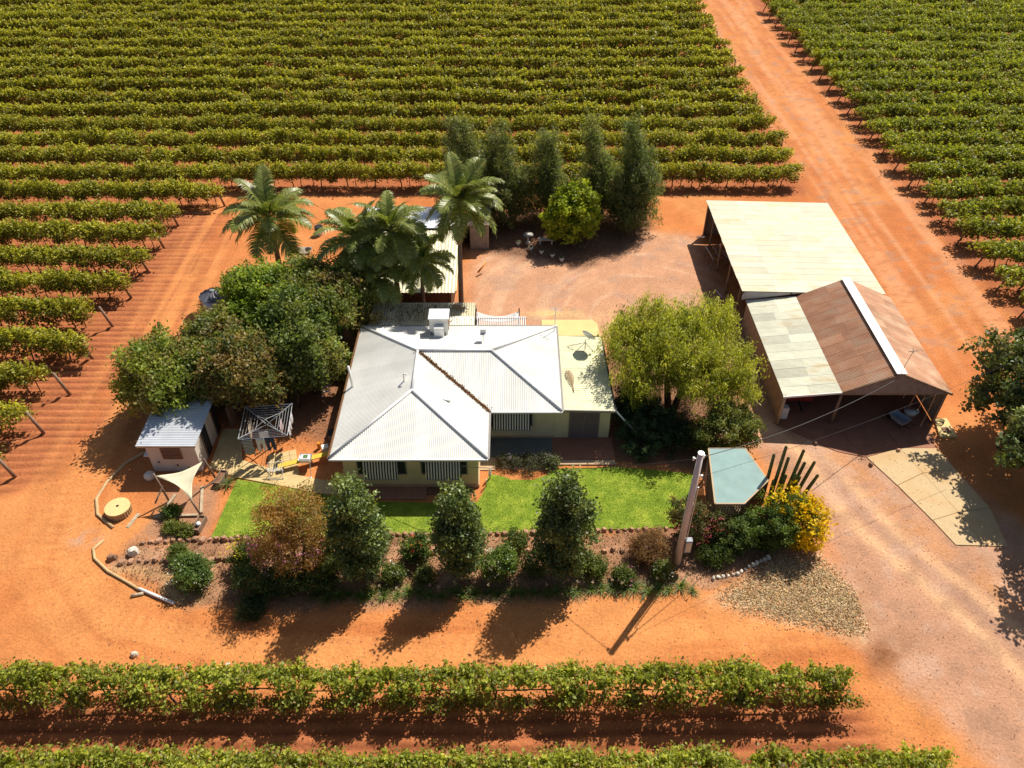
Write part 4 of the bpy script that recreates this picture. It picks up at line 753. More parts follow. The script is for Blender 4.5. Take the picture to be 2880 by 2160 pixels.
# ------------------------------------------------------------------ trees
LIME = [(.48, .52, .035), (.38, .44, .032), (.28, .34, .03)]; OLIVE = [(.21, .235, .05), (.27, .26, .06), (.15, .19, .045), (.27, .20, .07)]; MIDG = [(.24, .32, .04), (.17, .24, .035), (.31, .37, .05)]; DARK = [(.10, .15, .04), (.075, .12, .034), (.15, .20, .05)]; BRN = [(.27, .20, .065), (.20, .20, .05), (.33, .22, .075), (.15, .17, .045)]
G5 = 'leafy trees left of the house'
def big(label, x, y, h, r, cols, seed, wts=None):
    rs = random.Random(seed); lb = [(0, 0, h * .58, r * .75, r * .75, h * .36)]
    for k in range(8): a = k * .785 + rs.random() * .5; q = r * rs.uniform(.5, .75); lb.append((math.cos(a) * q, math.sin(a) * q, h * rs.uniform(.36, .70), r * rs.uniform(.34, .5), r * rs.uniform(.34, .5), h * rs.uniform(.16, .25)))
    return tree('leafy_tree', label, (x, y, 0), h, lb, 360, 64, .24, .115, cols, wts, tr=.18, limbs=14, group=G5, asp=.55, shell=.62)
big('pale green tree leaning over the track, leftmost of the leafy clump', -20.8, 36.0, 6.0, 2.9, [(.27, .32, .05), (.20, .25, .045), (.30, .30, .06), (.23, .20, .06)], 1)
big('olive tree with brownish tips behind the leftmost tree of the clump', -18.2, 38.7, 5.6, 2.9, OLIVE, 2)
big('bright green tree at the back of the leafy clump', -16.3, 43.2, 6.3, 2.9, MIDG, 3)
big('brown tinged tree nearest the washhouse', -15.9, 35.9, 5.9, 2.5, BRN, 4)
big('dark green tree in the middle of the leafy clump', -13.4, 40.2, 6.5, 2.7, [(.16, .22, .045), (.12, .17, .04), (.22, .25, .05)], 5)
big('olive tree brushing the back left corner of the house roof', -11.6, 43.0, 6.5, 2.8, OLIVE, 6)
big('low tree filling the clump between the bright tree and the palms', -13.6, 44.3, 6.2, 2.4, [(.23, .27, .05), (.29, .21, .07), (.17, .21, .045)], 8)
big('grey green tree filling the clump close to the left wall of the house', -12.4, 37.9, 5.6, 2.2, [(.21, .25, .06), (.16, .20, .05), (.27, .25, .07)], 9)
big('grey green tree between the washhouse and the leftmost trees', -18.6, 36.2, 5.4, 2.3, [(.24, .27, .06), (.18, .22, .05), (.28, .23, .07)], 10)
# windbreak of tall slender trees
for k, (x, y, hh, dx, lab) in enumerate([(-3.2, 59.6, 9.6, -1.0, 'tall slender windbreak tree, leftmost of five behind the yard'), (-.2, 59.8, 8.6, -.8, 'tall slender windbreak tree, second from the left of five'), (3.3, 60.6, 8.3, -.5, 'thin windbreak tree, middle of five behind the lime green tree'), (7.1, 60.4, 9.0, -.4, 'slender windbreak tree, fourth of five behind the lime green tree'), (10.0, 59.4, 9.6, -.2, 'dense dark windbreak tree, rightmost of five beside the yard')]):
    lb = []; wdt = (2.7, 2.4, 2.0, 1.9, 2.4)[k]
    for q in range(9): u = q / 8; lb.append((dx * u * u + random.uniform(-.35, .35), random.uniform(-.3, .3), .8 + u * (hh - 2.0), wdt * (1.05 - .72 * u ** 1.4) * random.uniform(.8, 1.15), wdt * (1.0 - .7 * u ** 1.4), hh * .11))
    dk = k == 4; tree('windbreak_tree', lab, (x, y, 0), hh, lb, (560, 480, 360, 380, 600)[k], 60, .17, .11, [(.21, .24, .075), (.16, .19, .06), (.26, .27, .10)] if not dk else [(.15, .19, .06), (.12, .15, .05), (.20, .22, .08)], bark='greybark', group='windbreak trees behind the yard', strand=((-.35, 0, .9), .9), axw=.6, tr=.11, limbs=10, asp=.3, shell=.3, zmin=.6)
big_l = [(0, 0, 2.7, 1.7, 1.6, 1.6), (-1.1, -.4, 2.0, 1.2, 1.2, 1.2), (1.1, -.2, 2.2, 1.3, 1.2, 1.3), (.2, -.9, 1.7, 1.3, 1.0, 1.1), (.5, .3, 3.9, 1.0, 1.0, 1.0), (-.6, .2, 3.7, 1.0, 1.0, .9), (1.5, .2, 3.2, .8, .8, .9)]
tree('lime_tree', 'round lime green tree standing alone before the windbreak', (4.7, 56.9, 0), 4.9, big_l, 270, 60, .2, .12, LIME, tr=.14, limbs=6, asp=.6, shell=.65)
# weeping tree by the house and the shrubs under it
wl = [(0, 0, 5.2, 2.5, 2.3, 1.5), (-2.6, 1.2, 4.8, 1.9, 1.8, 1.3), (-1.2, 2.3, 5.6, 1.9, 1.6, 1.3), (1.8, 1.9, 5.9, 1.9, 1.6, 1.2), (2.9, -.4, 4.6, 1.6, 1.6, 1.2), (.8, -1.8, 4.3, 1.7, 1.4, 1.1), (3.2, -1.7, 3.7, 1.3, 1.1, .9), (-2.4, -.9, 4.2, 1.5, 1.4, 1.0), (-3.0, 2.8, 4.6, 1.2, 1.2, .9), (2.6, 3.0, 5.2, 1.2, 1.2, .9)]
tree('weeping_pepper_tree', 'broad weeping yellow green tree between the house and the sheds', (9.8, 36.2, 0), 6.6, wl, 1150, 52, .15, .115, [(.40, .40, .045), (.32, .33, .04), (.45, .43, .06), (.24, .26, .04)], strand=((.05, 0, -1), 1.35), axw=.7, tr=.24, limbs=18, asp=.24, multi=2, shell=.45, zmin=1.0, up=.2)
def shrub(name, label, loc, lobes, clumps, per, leaf, cols, rc=.12, m='leaf', cat='shrub', group=None, flowers=None, asp=.5, strand=None, axw=0, zmin=.02, shell=.45):
    hh = max(l[2] + l[5] for l in lobes); return tree(name, label, loc, hh, lobes, clumps, per, rc, leaf, cols, None, m, 'bark', cat, group, strand, .035, 5, asp, .3, 2, shell, flowers, zmin, axw, crownname='foliage')
shrub('dark_shrub', 'dark green ground shrub in the shade right of the terrace', (7.6, 32.6, 0), [(0, 0, .7, 1.5, 1.1, .8), (1.4, .5, .8, 1.2, 1, .8), (-.4, 1.2, 1.0, 1.2, 1.1, 1.0), (.9, 1.8, 1.3, 1.3, 1, 1.2)], 210, 60, .06, [(.085, .14, .06), (.07, .115, .05), (.11, .17, .07)])
shrub('privet_bush', 'rounded olive bush behind the gazebo beneath the weeping tree', (12.3, 32.6, 0), [(0, 0, 1.5, 1.6, 1.2, 1.4), (-1.3, .4, 1.2, 1.1, 1, 1.1), (1.2, .5, 1.6, 1.0, 1, 1.2), (.2, .9, 2.2, 1.2, 1, .9)], 240, 60, .075, [(.19, .21, .05), (.26, .26, .06), (.13, .17, .045)], .16)
shrub('dark_bush', 'dark leafy bush against the right wall of the extension', (7.0, 35.6, 0), [(0, 0, 1.2, 1.0, 1.4, 1.2), (.6, 1.4, 1.5, 1, 1.2, 1.3), (.9, -.6, 1.0, 1, .9, 1.0)], 160, 56, .075, [(.07, .11, .035), (.05, .08, .03), (.10, .15, .04)], .16)
shrub('dark_bush', 'dark bush under the left skirt of the weeping tree', (9.2, 33.8, 0), [(0, 0, 1.0, 1.1, .9, 1.0), (1.0, -.4, 1.0, .9, .8, .9)], 120, 56, .07, [(.06, .095, .035), (.05, .08, .03)], .15)
# ornamental pears
for x, y, hh, lab, sd in ((-7.4, 24.0, 7.1, 'upright glossy pear tree, leftmost of three along the front bed', 1), (-2.6, 24.1, 6.5, 'narrow glossy pear tree, middle of three along the front bed', 2), (2.5, 24.3, 7.2, 'broad glossy pear tree, rightmost of three along the front bed', 3)):
    rs = random.Random(sd); lb = []
    for q in range(13):
        u = q / 12; a = q * 2.4; wd = (1.5, 1.25, 1.6)[sd - 1] * (.62 + .6 * math.sin(min(1, u * .95 + .12) * math.pi)) * .62; lb.append((math.cos(a) * wd * .55, math.sin(a) * wd * .55, .9 + u * (hh - 1.6), wd * .78, wd * .78, hh * .11))
    tree('pear_tree', lab, (x, y, 0), hh, lb, 280, 58, .19, .085, [(.12, .165, .05), (.09, .13, .04), (.17, .22, .065), (.22, .27, .07)], m='waxy', group='pear trees along the front bed', tr=.12, limbs=10, asp=.62, shell=.6, zmin=.5, up=.2)
tree('crepe_myrtle', 'rusty leaved crepe myrtle with pink blossom before the left lawn', (-10.7, 24.3, 0), 5.6, [(0, .3, 3.6, 1.7, 1.6, 1.5), (-1.0, .2, 2.8, 1.3, 1.2, 1.3), (1.0, .2, 2.9, 1.3, 1.2, 1.3), (0, -.4, 2.2, 1.7, 1.3, 1.2), (-.4, .6, 4.5, 1.1, 1.0, .9), (.6, .5, 4.4, 1.1, 1.0, .9), (.3, -.5, 1.3, 1.4, 1.1, .8)], 330, 66, .17, .055, [(.42, .23, .06), (.34, .20, .055), (.25, .18, .05), (.45, .28, .09)], multi=3, tr=.08, limbs=12, shell=.55, flowers=([(0, -.7, 2.6, 1.7, 1.1, 1.2), (-1.0, -.4, 2.4, 1.0, .9, .9)], 75, .06, [(.5, .12, .28), (.42, .16, .25), (.55, .25, .35)]))
# big glossy trees at the right edge
GR = [(.12, .155, .042), (.09, .12, .036), (.18, .21, .055), (.22, .21, .08)]
def edge(label, x, y, h, r, seed, clumps, per=62):
    rs = random.Random(seed); lb = [(0, 0, h * .62, r * .7, r * .7, h * .30)]
    for k in range(13): a = k * .75 + rs.random() * .6; q = r * rs.uniform(.55, .95); lb.append((math.cos(a) * q, math.sin(a) * q, h * rs.uniform(.38, .8), r * rs.uniform(.22, .34), r * rs.uniform(.22, .34), h * rs.uniform(.09, .15)))
    tree('plane_tree', label, (x, y, 0), h, lb, clumps, per, .24, .12, GR, m='waxy', group='trees at the right edge', tr=.22, limbs=18, asp=.7, shell=.6)
edge('glossy dark tree overhanging the corner of the gabled shed', 29.6, 34.0, 7.2, 3.7, 1, 260)
edge('dense dark tree shading the concrete at the right edge', 28.9, 29.4, 5.6, 2.9, 2, 290)
edge('dark tree beside the drive cut off by the right edge', 29.4, 24.0, 7.4, 3.4, 3, 260)

# ------------------------------------------------------------------ garden shrubs
WHT = [(.75, .75, .66), (.7, .68, .55)]; YEL = [(.85, .58, .01), (.9, .66, .02), (.8, .5, .005)]
shrub('yellow_flowering_shrub', 'big dark shrub covered in bright yellow blossom beside the drive', (13.6, 26.1, 0), [(0, 0, 1.3, 1.5, 1.2, 1.2), (-1.1, -.1, 1.0, 1.2, 1.0, 1.0), (1.1, .1, 1.4, 1.2, 1.1, 1.2), (.4, .7, 2.0, 1.3, 1.0, .9)], 330, 60, .06, [(.09, .14, .03), (.13, .19, .035), (.17, .24, .04)], flowers=([(1.35, .1, 1.5, 1.15, 1.2, 1.25), (.6, .8, 2.25, 1.2, .8, .75), (1.3, -.3, 1.0, 1.0, .8, .9)], 620, .09, YEL))
shrub('dark_shrub', 'low dark shrub in front of the gazebo lattice', (11.2, 25.7, 0), [(0, 0, .8, 1.1, .8, .9), (.6, .3, 1.2, .9, .8, .9)], 130, 60, .06, DARK)
shrub('small_shrub', 'small bright leafed shrub right of the utility pole foot', (10.3, 24.9, 0), [(0, 0, .5, .9, .6, .55)], 70, 50, .055, [(.13, .18, .03), (.09, .13, .03)])
shrub('red_flowering_oleander', 'loose shrub with red and rusty blossom beside the utility pole', (9.5, 26.2, 0), [(0, 0, 1.2, 1.2, .9, 1.2), (-.6, .5, 1.7, .9, .8, .9), (.8, -.1, 1.0, .9, .8, 1.0)], 190, 46, .065, [(.12, .12, .035), (.09, .10, .03), (.22, .12, .05)], flowers=([(0, 0, 1.4, 1.3, 1.0, 1.2)], 60, .055, [(.55, .06, .08), (.5, .16, .06), (.55, .10, .18)]))
shrub('dry_shrub', 'dead straw brown shrub left of the utility pole', (7.0, 25.2, 0), [(0, 0, .75, 1.1, .9, .8)], 190, 50, .08, [(.26, .14, .055), (.34, .20, .08), (.18, .09, .04)], asp=.14, rc=.15)
shrub('white_rose_bush', 'round white flowered bush near the white drain pipe', (-15.7, 23.6, 0), [(0, 0, .75, 1.0, .9, .75), (-.3, .3, .9, .8, .7, .6)], 150, 60, .06, [(.16, .23, .05), (.11, .17, .04)], flowers=([(0, 0, .85, 1.05, .95, .75)], 36, .05, WHT))
shrub('white_rose_bush', 'white flowered bush between the middle and right pear trees', (-.75, 23.9, 0), [(0, 0, .9, .95, .7, .85), (.4, .2, 1.2, .7, .6, .6)], 140, 56, .06, [(.18, .25, .045), (.13, .19, .04)], flowers=([(0, 0, 1.0, 1.0, .8, .85)], 34, .05, WHT))
shrub('yellow_rose_bush', 'yellow flowered rose bush left of the crepe myrtle', (-13.2, 24.6, 0), [(0, 0, .8, .8, .6, .8)], 90, 50, .06, [(.13, .18, .03), (.09, .13, .03)], flowers=([(-.2, 0, 1.0, .9, .6, .7)], 26, .06, [(.75, .6, .03)]))
shrub('dark_shrub', 'dense dark bush at the foot of the crepe myrtle', (-12.3, 23.1, 0), [(0, 0, .8, 1.4, .8, .8), (1.4, .2, .9, 1.2, .8, .9), (2.8, .3, .7, 1.1, .8, .7)], 220, 60, .065, DARK)
shrub('small_shrub', 'low green shrub spilling onto the track below the crepe myrtle', (-12.5, 21.9, 0), [(0, 0, .35, .7, .6, .4)], 60, 50, .055, [(.06, .11, .04), (.08, .13, .04)])
shrub('red_rose_bush', 'red flowered rose bush between the left and middle pear trees', (-4.9, 25.0, 0), [(0, 0, .8, .8, .6, .8), (.2, .1, 1.2, .5, .4, .5)], 90, 44, .065, [(.15, .2, .04), (.10, .15, .035)], flowers=([(0, 0, .9, .9, .7, .8)], 16, .06, [(.6, .05, .02), (.6, .15, .03)]))
for (x, y, r_, lab, cl) in ((-5.9, 23.8, .5, 'small white rose bush right of the left pear tree', WHT), (-7.0, 25.6, .75, 'yellow green feathery bush beside the left pear tree', None), (-4.3, 23.8, .45, 'sparse rose bush in the shade of the middle pear tree', WHT), (-9.1, 24.6, .5, 'bright young shrub by the bare soil patch under the crepe myrtle', None), (4.1, 24.1, .7, 'light green bush at the foot of the right pear tree', None), (1.2, 24.2, .8, 'dark bush left of the right pear trunk', None), (5.5, 23.7, .5, 'small pink rose bush in the mulch right of the pears', [(.55, .15, .35)]), (7.5, 24.0, .5, 'pale rose bush just below the utility pole', WHT), (.2, 25.8, .55, 'yellowish low bush on the stone terrace between the pears', None), (-16.9, 25.0, .5, 'small green shrub on the second stone terrace', None), (-2.0, 25.8, .6, 'feathery green bush behind the middle pear tree', None)):
    shrub('garden_shrub', lab, (x, y, 0), [(0, 0, r_ * .9, r_, r_ * .9, r_ * .9)], int(70 * r_ + 25), 44, .055, [(.15, .19, .035), (.10, .15, .03), (.19, .22, .05)] if 'dark' not in lab else DARK, flowers=([(0, 0, r_, r_, r_, r_ * .9)], 9, .055, cl) if cl else None)
shrub('lavender_bed', 'mass of mauve flowering lavender along the porch edge', (.4, 31.5, 0), [(-.6, .2, .3, .8, .55, .4), (.5, 0, .3, .8, .7, .42), (1.5, .3, .3, .7, .5, .4)], 170, 46, .05, [(.12, .12, .06), (.09, .10, .05), (.16, .15, .09)], asp=.25, flowers=([(0, .1, .35, 1.3, .6, .4), (1.2, .2, .35, .9, .5, .4)], 60, .035, [(.32, .24, .38), (.4, .34, .42)]))
shrub('sage_bush', 'silvery low bush at the right end of the lavender', (2.2, 31.6, 0), [(0, 0, .3, .5, .4, .38)], 50, 46, .05, [(.20, .21, .11), (.15, .17, .08)])
for x, y, r_, lab in ((-18.3, 27.9, .5, 'green tomato-like plant under the low edge of the shade sail'), (-17.1, 26.7, .45, 'yellowing weed patch beside the lower trough'), (-17.9, 26.9, .4, 'sparse pale weed left of the lower trough')):
    shrub('weed_clump', lab, (x, y, 0), [(0, 0, r_ * .6, r_, r_ * .8, r_ * .6)], 45, 40, .055, [(.17, .2, .03), (.22, .2, .05), (.12, .16, .03)] if 'tomato' not in lab else [(.12, .2, .03), (.09, .15, .03)])
def strap_mesh(seed, n, L, cols, w=.022):
    rng = np.random.default_rng(seed); V = []; F = []; T = []
    for i in range(n):
        a = rng.random() * 6.283; l = L * (.6 + .5 * rng.random()); e = rng.uniform(.7, 1.25); dx, dy = math.cos(a), math.sin(a); px, py = -dy * w, dx * w; k = len(V)
        for q in range(4): u = q / 3; r_ = l * u * math.cos(e) * (1 + .5 * u); z = l * (u * math.sin(e) - .55 * u * u); sw_ = 1 - .75 * u; V += [(dx * r_ - px * sw_, dy * r_ - py * sw_, max(.01, z)), (dx * r_ + px * sw_, dy * r_ + py * sw_, max(.01, z))]
        c = np.array(cols[rng.integers(len(cols))]) * (.8 + .4 * rng.random())
        for q in range(3): F.append((k + 2 * q, k + 2 * q + 1, k + 2 * q + 3, k + 2 * q + 2)); T.append(c)
    return mesh_np('strap_leaves', V, F, M['leaf'], T)
AG = [strap_mesh(i, 46, .62, [(.14, .20, .035), (.2, .25, .04), (.10, .15, .03)]) for i in range(3)]
ST = MB().tube([(0, 0, .0), (.03, 0, .75)], .008, 4).mesh('flower_stem', M['cactus'])
sdm = mat('seed_head', (.45, .36, .22), .2, 8, .9); HD = bpy.data.meshes.new('seed_head'); hb = MB()
for i in range(14): hb.tube([(0, 0, .75), (.07 * math.cos(i * 2.4), .07 * math.sin(i * 2.4), .75 + .07 * math.sin(i * 1.3))], [.004, .012], 4)
HD = hb.mesh('seed_head', sdm)
k = 0
for x in np.arange(-9.6, 8.9, .56):
    y = 22.75 + .025 * (x + 9) + random.uniform(-.15, .15); t = thing('agapanthus_clump', 'strappy agapanthus clump in the row edging the front track', 'agapanthus', (x + random.uniform(-.1, .1), y, 0), random.random() * 6, 'agapanthus clumps along the front track')
    s_ = random.uniform(.8, 1.2); inst('leaves', AG[k % 3], t, scale=(s_, s_, s_)); k += 1
    if random.random() < .55: o = inst('flower_stem', ST, t, (.05, .05, 0), (0, .15, random.random() * 6)); inst('seed_head', HD, o)
SP = strap_mesh(9, 60, .8, [(.14, .18, .05), (.19, .20, .06)], .03)
for x, y, lab in ((-15.9, 30.1, 'spiky strappy plant at the corner of lawn and path'),): t = thing('spiky_plant', lab, 'plant', (x, y, 0)); inst('leaves', SP, t)
t = thing('yucca', 'tall spiky yucca under the dark tree by the laundry yard', 'yucca', (-13.2, 36.6, 0)); MB().tube([(0, 0, -.05), (.1, 0, 1.9)], [.1, .07], 8).build('trunk', M['bark'], t, True)
YM = strap_mesh(12, 110, 1.25, [(.10, .14, .05), (.14, .17, .07)], .03); inst('leaves', YM, t, (.1, 0, 1.8)); inst('leaves', YM, t, (.05, 0, 1.1), (0, 0, 2), (.8, .8, .8))
# columnar cactus
t = thing('column_cactus', 'cluster of tall thin cactus columns behind the yellow blossom', 'cactus', (14.1, 28.3, 0))
for x, y, ln, lx, ly in ((-.55, .3, 3.0, -.05, .1), (-.25, .1, 3.6, .05, .1), (.05, .2, 2.9, .1, .1), (.35, 0, 3.4, .4, .2), (.75, -.1, 2.9, .65, .1), (.95, -.2, 2.3, .75, 0), (.5, -.2, 2.2, .3, 0), (-.05, -.2, 2.3, .1, 0), (.2, -.3, 2.5, .25, -.1), (-.4, -.2, 2.0, -.1, 0), (.65, .25, 2.5, .5, .2)):
    ln *= 1.28; b = MB(); n = 10; pts = [(x + lx * (i / 4), y + ly * (i / 4), -.05 + ln * i / 4) for i in range(5)]; b.tube(pts + [(pts[-1][0], pts[-1][1], pts[-1][2] + .08)], [.085, .1, .095, .09, .08, .03], 10); o = b.build('cactus_column', M['cactus'], t)

# ------------------------------------------------------------------ stone edging
def rock(seed, m):
    rs = random.Random(seed); b = MB(); V = []; n = 7
    for i in range(3):
        for k in range(n): a = 2 * math.pi * k / n + rs.uniform(-.2, .2); r_ = (.5, .46, .3)[i] * rs.uniform(.8, 1.15); V.append((r_ * math.cos(a), r_ * .75 * math.sin(a), (-.1, .32, .55)[i] * rs.uniform(.85, 1.1)))
    V.append((0, 0, .58)); F = [(i * n + k, i * n + (k + 1) % n, (i + 1) * n + (k + 1) % n, (i + 1) * n + k) for i in range(2) for k in range(n)] + [(2 * n + k, 2 * n + (k + 1) % n, 3 * n) for k in range(n)]
    return b.add(V, F).mesh('stone', m)
RK = [rock(i, M['stone']) for i in range(6)]; PK = [rock(i + 9, M['palestone']) for i in range(5)]
def border(label, pl, sp, size, rocks, skip=0.0):
    t = thing('stone_border', label, 'stone edging', (0, 0, 0))
    for (ax, ay), (bx_, by) in zip(pl[:-1], pl[1:]):
        L_ = math.hypot(bx_ - ax, by - ay); n = max(1, int(L_ / sp))
        for i in range(n):
            if random.random() < skip: continue
            u = (i + .5) / n; s_ = size * random.uniform(.65, 1.3); inst('stone', random.choice(rocks), t, (ax + (bx_ - ax) * u, ay + (by - ay) * u + random.uniform(-.06, .06), 0), (0, 0, random.random() * 6), (s_, s_, s_ * random.uniform(.7, 1.1)))
    return t
border('long row of rusty stones edging the foot of the front lawn', [(-19.4, 25.95), (-18.2, 26.1), (-13.7, 26.3), (-6.9, 26.5), (1.3, 26.65), (4.7, 26.8), (8.7, 26.95)], .36, .4, RK, .06)
border('broken row of stones edging the lower terrace of the front bed', [(-20.0, 24.75), (-17.95, 24.92), (-15.5, 24.92), (-13.6, 25.1)], .38, .42, RK, .12)
border('short stone row across the bare soil under the crepe myrtle', [(-9.9, 25.1), (-8.6, 25.15)], .3, .34, RK)
border('stone row on the terrace between the pear trees', [(-4.6, 25.45), (-2.9, 25.5)], .4, .45, RK); border('stone row left of the right pear tree', [(-.4, 25.45), (1.4, 25.5)], .36, .4, RK, .1); border('three square stones right of the right pear tree', [(4.5, 25.5), (6.4, 25.55)], .42, .44, RK)
border('pale whitish stone row curving from the drive to the yellow shrub', [(9.9, 23.7), (11.2, 24.05), (12.1, 24.6), (13.2, 25.15)], .24, .27, PK)
for x, y, s_, lab in ((-19.45, 25.35, .7, 'big tan boulder at the left end of the stone terraces'), (-20.4, 25.0, .55, 'rusty rock beside the old curved hose')): o = inst('boulder', RK[0] if 'rusty' in lab else PK[1], None, (x, y, 0), (0, 0, .4), (s_, s_, s_)); setp(o, lab, 'boulder')
setp(inst('loose_block', PK[2], None, (-17.3, 19.6, 0), (0, 0, .3), (.4, .4, .4)), 'hollow pale block lying on the front track at the left', 'block'); setp(inst('loose_block', PK[3], None, (-12.9, 19.1, 0), (0, 0, 1), (.28, .28, .2)), 'small white scrap lying on the front track near the vines', 'scrap')
for x, y, lab in ((17.9, 33.35, 'small dark stone at the shadow edge left on the drive'), (22.6, 32.75, 'small dark stone on the pale concrete by the shadow edge'), (20.6, 31.6, 'dark scrap at the corner of the concrete by the drive')): setp(inst('loose_stone', RK[1], None, (x, y, 0), (0, 0, x), (.32, .32, .3)), lab, 'stone')

# ------------------------------------------------------------------ hoses, pipe, well lid, shade sail, troughs
setp(MB().tube([(-19.9, 32.2, .06), (-20.7, 32.6, .06), (-21.5, 32.5, .06), (-22.2, 31.7, .06), (-22.7, 30.3, .06), (-22.8, 29.0, .06), (-22.3, 27.9, .06), (-21.1, 27.0, .06)], .09, 8).build('curved_pipe', M['hose'], None, True), 'old tan pipe curved round the concrete well lid', 'pipe')
for o in (bpy.data.objects['curved_pipe'],): o.scale = (1, 1, 1)
setp(MB().tube([(-21.3, 26.15, .06), (-21.6, 25.6, .06), (-21.3, 25.0, .06), (-20.3, 24.2, .06), (-19.0, 23.5, .06), (-18.3, 23.1, .06)], .08, 8).build('curved_pipe', M['hose'], None, True), 'old tan pipe snaking along the left end of the front bed', 'pipe')
setp(MB().tube([(-18.35, 23.15, .09), (-16.35, 22.3, .09)], .085, 8).build('drain_pipe', M['white'], None, True), 'straight white drain pipe lying at the left corner of the front bed', 'pipe')
setp(MB().tube([(-18.6, 22.75, .05), (-18.05, 22.9, .05)], .09, 7).build('log_piece', M['oldtimber'], None, True), 'short pale log beside the white drain pipe', 'log')
t = thing('well_lid', 'round ribbed concrete well lid with a small dark hole', 'well', (-21.2, 28.1, 0)); MB().cyl(0, 0, -.1, .38, .62, n=28).build('rim', M['oldtimber'], t)
MB().cyl(0, 0, .38, .46, .66, n=28).build('lid', M['sandslab'], t, bevel=.02); MB().cyl(0, .05, .461, .468, .08, n=10).build('hole', M['blackp'], t)
for k in range(28): a = 2 * math.pi * k / 28; MB().bar((.635 * math.cos(a), .635 * math.sin(a), 0), (.635 * math.cos(a), .635 * math.sin(a), .38), .06, .05).build('rib', M['hose'], t)
t = thing('shade_sail', 'cream triangular shade sail tied to three leaning timber posts', 'shade sail', (0, 0, 0))
pL, pR, pF = Vector((-19.02, 28.95, 1.95)), Vector((-16.85, 30.1, 1.85)), Vector((-16.75, 27.62, 1.5)); N = 12; V = []; idx = {}; F = []
for i in range(N + 1):
    for j in range(N + 1 - i):
        a, b_ = i / N, j / N; c = 1 - a - b_; p = pL * a + pR * b_ + pF * c; cen = (pL + pR + pF) / 3; pull = 1.5 * (a * b_ * (1 - c) ** 3 + b_ * c * (1 - a) ** 3 + a * c * (1 - b_) ** 3); p = p + (cen - p) * min(.6, pull * .85); p.z -= .10 * 27 * a * b_ * c; idx[i, j] = len(V); V.append(p)
for i in range(N):
    for j in range(N - i):
        F.append((idx[i, j], idx[i + 1, j], idx[i, j + 1]))
        if j < N - i - 1: F.append((idx[i + 1, j], idx[i + 1, j + 1], idx[i, j + 1]))
o = MB().add(V, F).build('sail_cloth', M['sail'], t, True); o.modifiers.new('s', 'SOLIDIFY').thickness = .008
for a, b_ in (((-18.75, 28.85, -.05), (-19.08, 29.0, 2.05)), ((-16.7, 30.55, -.05), (-16.8, 30.2, 1.95)), ((-16.62, 27.75, -.05), (-16.76, 27.55, 1.6))): MB().tube([a, b_], [.06, .05], 8).build('post', M['post'], t, True)
for a, b_ in (((-16.55, 30.5, .05), (-17.3, 29.6, .05)), ((-19.15, 28.2, .6), (-18.8, 28.9, 1.2))): MB().tube([a, b_], .045, 7).build('brace', M['post'], t)
for a, b_, lab in (((-17.25, 29.9, .06), (-16.75, 28.0, .06), 'long pale timber beam along the right side of the sail bed'), ((-18.55, 29.3, .06), (-18.9, 27.8, .06), 'pale timber beam crossing under the left sail post'), ((-19.2, 27.75, .06), (-16.9, 27.85, .06), 'grey log lying along the front of the sail bed')): setp(MB().bar(a, b_, .14, .13).build('timber_beam', M['oldtimber']), lab, 'beam')
setp(MB().box(-20.6, -20.25, 30.55, 31.1, -.02, .05, rz=.2).build('loose_plank', M['oldtimber']), 'short pale plank beside the curved pipe', 'plank'); setp(MB().box(-20.35, -20.15, 27.0, 28.0, -.02, .05, rz=-.25).build('loose_plank', M['oldtimber']), 'thin plank right of the well lid', 'plank')
for x, y, rz, lab, fill in ((-16.35, 30.4, -.18, 'dark timber trough by the right post of the shade sail', 0), (-16.55, 27.1, -.12, 'dark timber trough with a white tub in it near the lawn', 1)):
    t = thing('planter_trough', lab, 'planter', (x, y, 0), rz)
    for a in ((-.2, -.15, -.5, .5), (.15, .2, -.5, .5)): bx('side_board', M['timber'], t, *a, 0, .36)
    for a in ((-.15, .15, -.5, -.45), (-.15, .15, .45, .5)): bx('end_board', M['timber'], t, *a, 0, .36)
    bx('soil', M['soil'], t, -.15, .15, -.45, .45, 0, .26)
setp(MB().cyl(-16.53, 27.0, .262, .42, .11, .12, 14).build('white_tub', M['white'], None, True), 'small white tub standing in the lower timber trough', 'tub')
t = thing('brick_pile', 'row of old red bricks along the foot of the washhouse wall', 'bricks', (0, 0, 0)); bm_ = MB().box(-.11, .11, -.055, .055, 0, .075).mesh('brick', M['brick'])
for k in range(22): inst('brick', bm_, t, (-19.7 + k * .075 + random.uniform(-.02, .02) + (k % 2) * .1, 30.75 + random.uniform(-.13, .13), .0 + (k % 3 == 0) * .078), (0, 0, random.uniform(-.5, .5)))
setp(MB().tube([(-20.4, 30.6, 0), (-20.4, 30.6, .25), (-20.4, 30.6, .42)], [.28, .32, .18], 10).build('old_pot', M['palestone'], None, True), 'pale rounded pot at the left corner of the washhouse', 'pot')

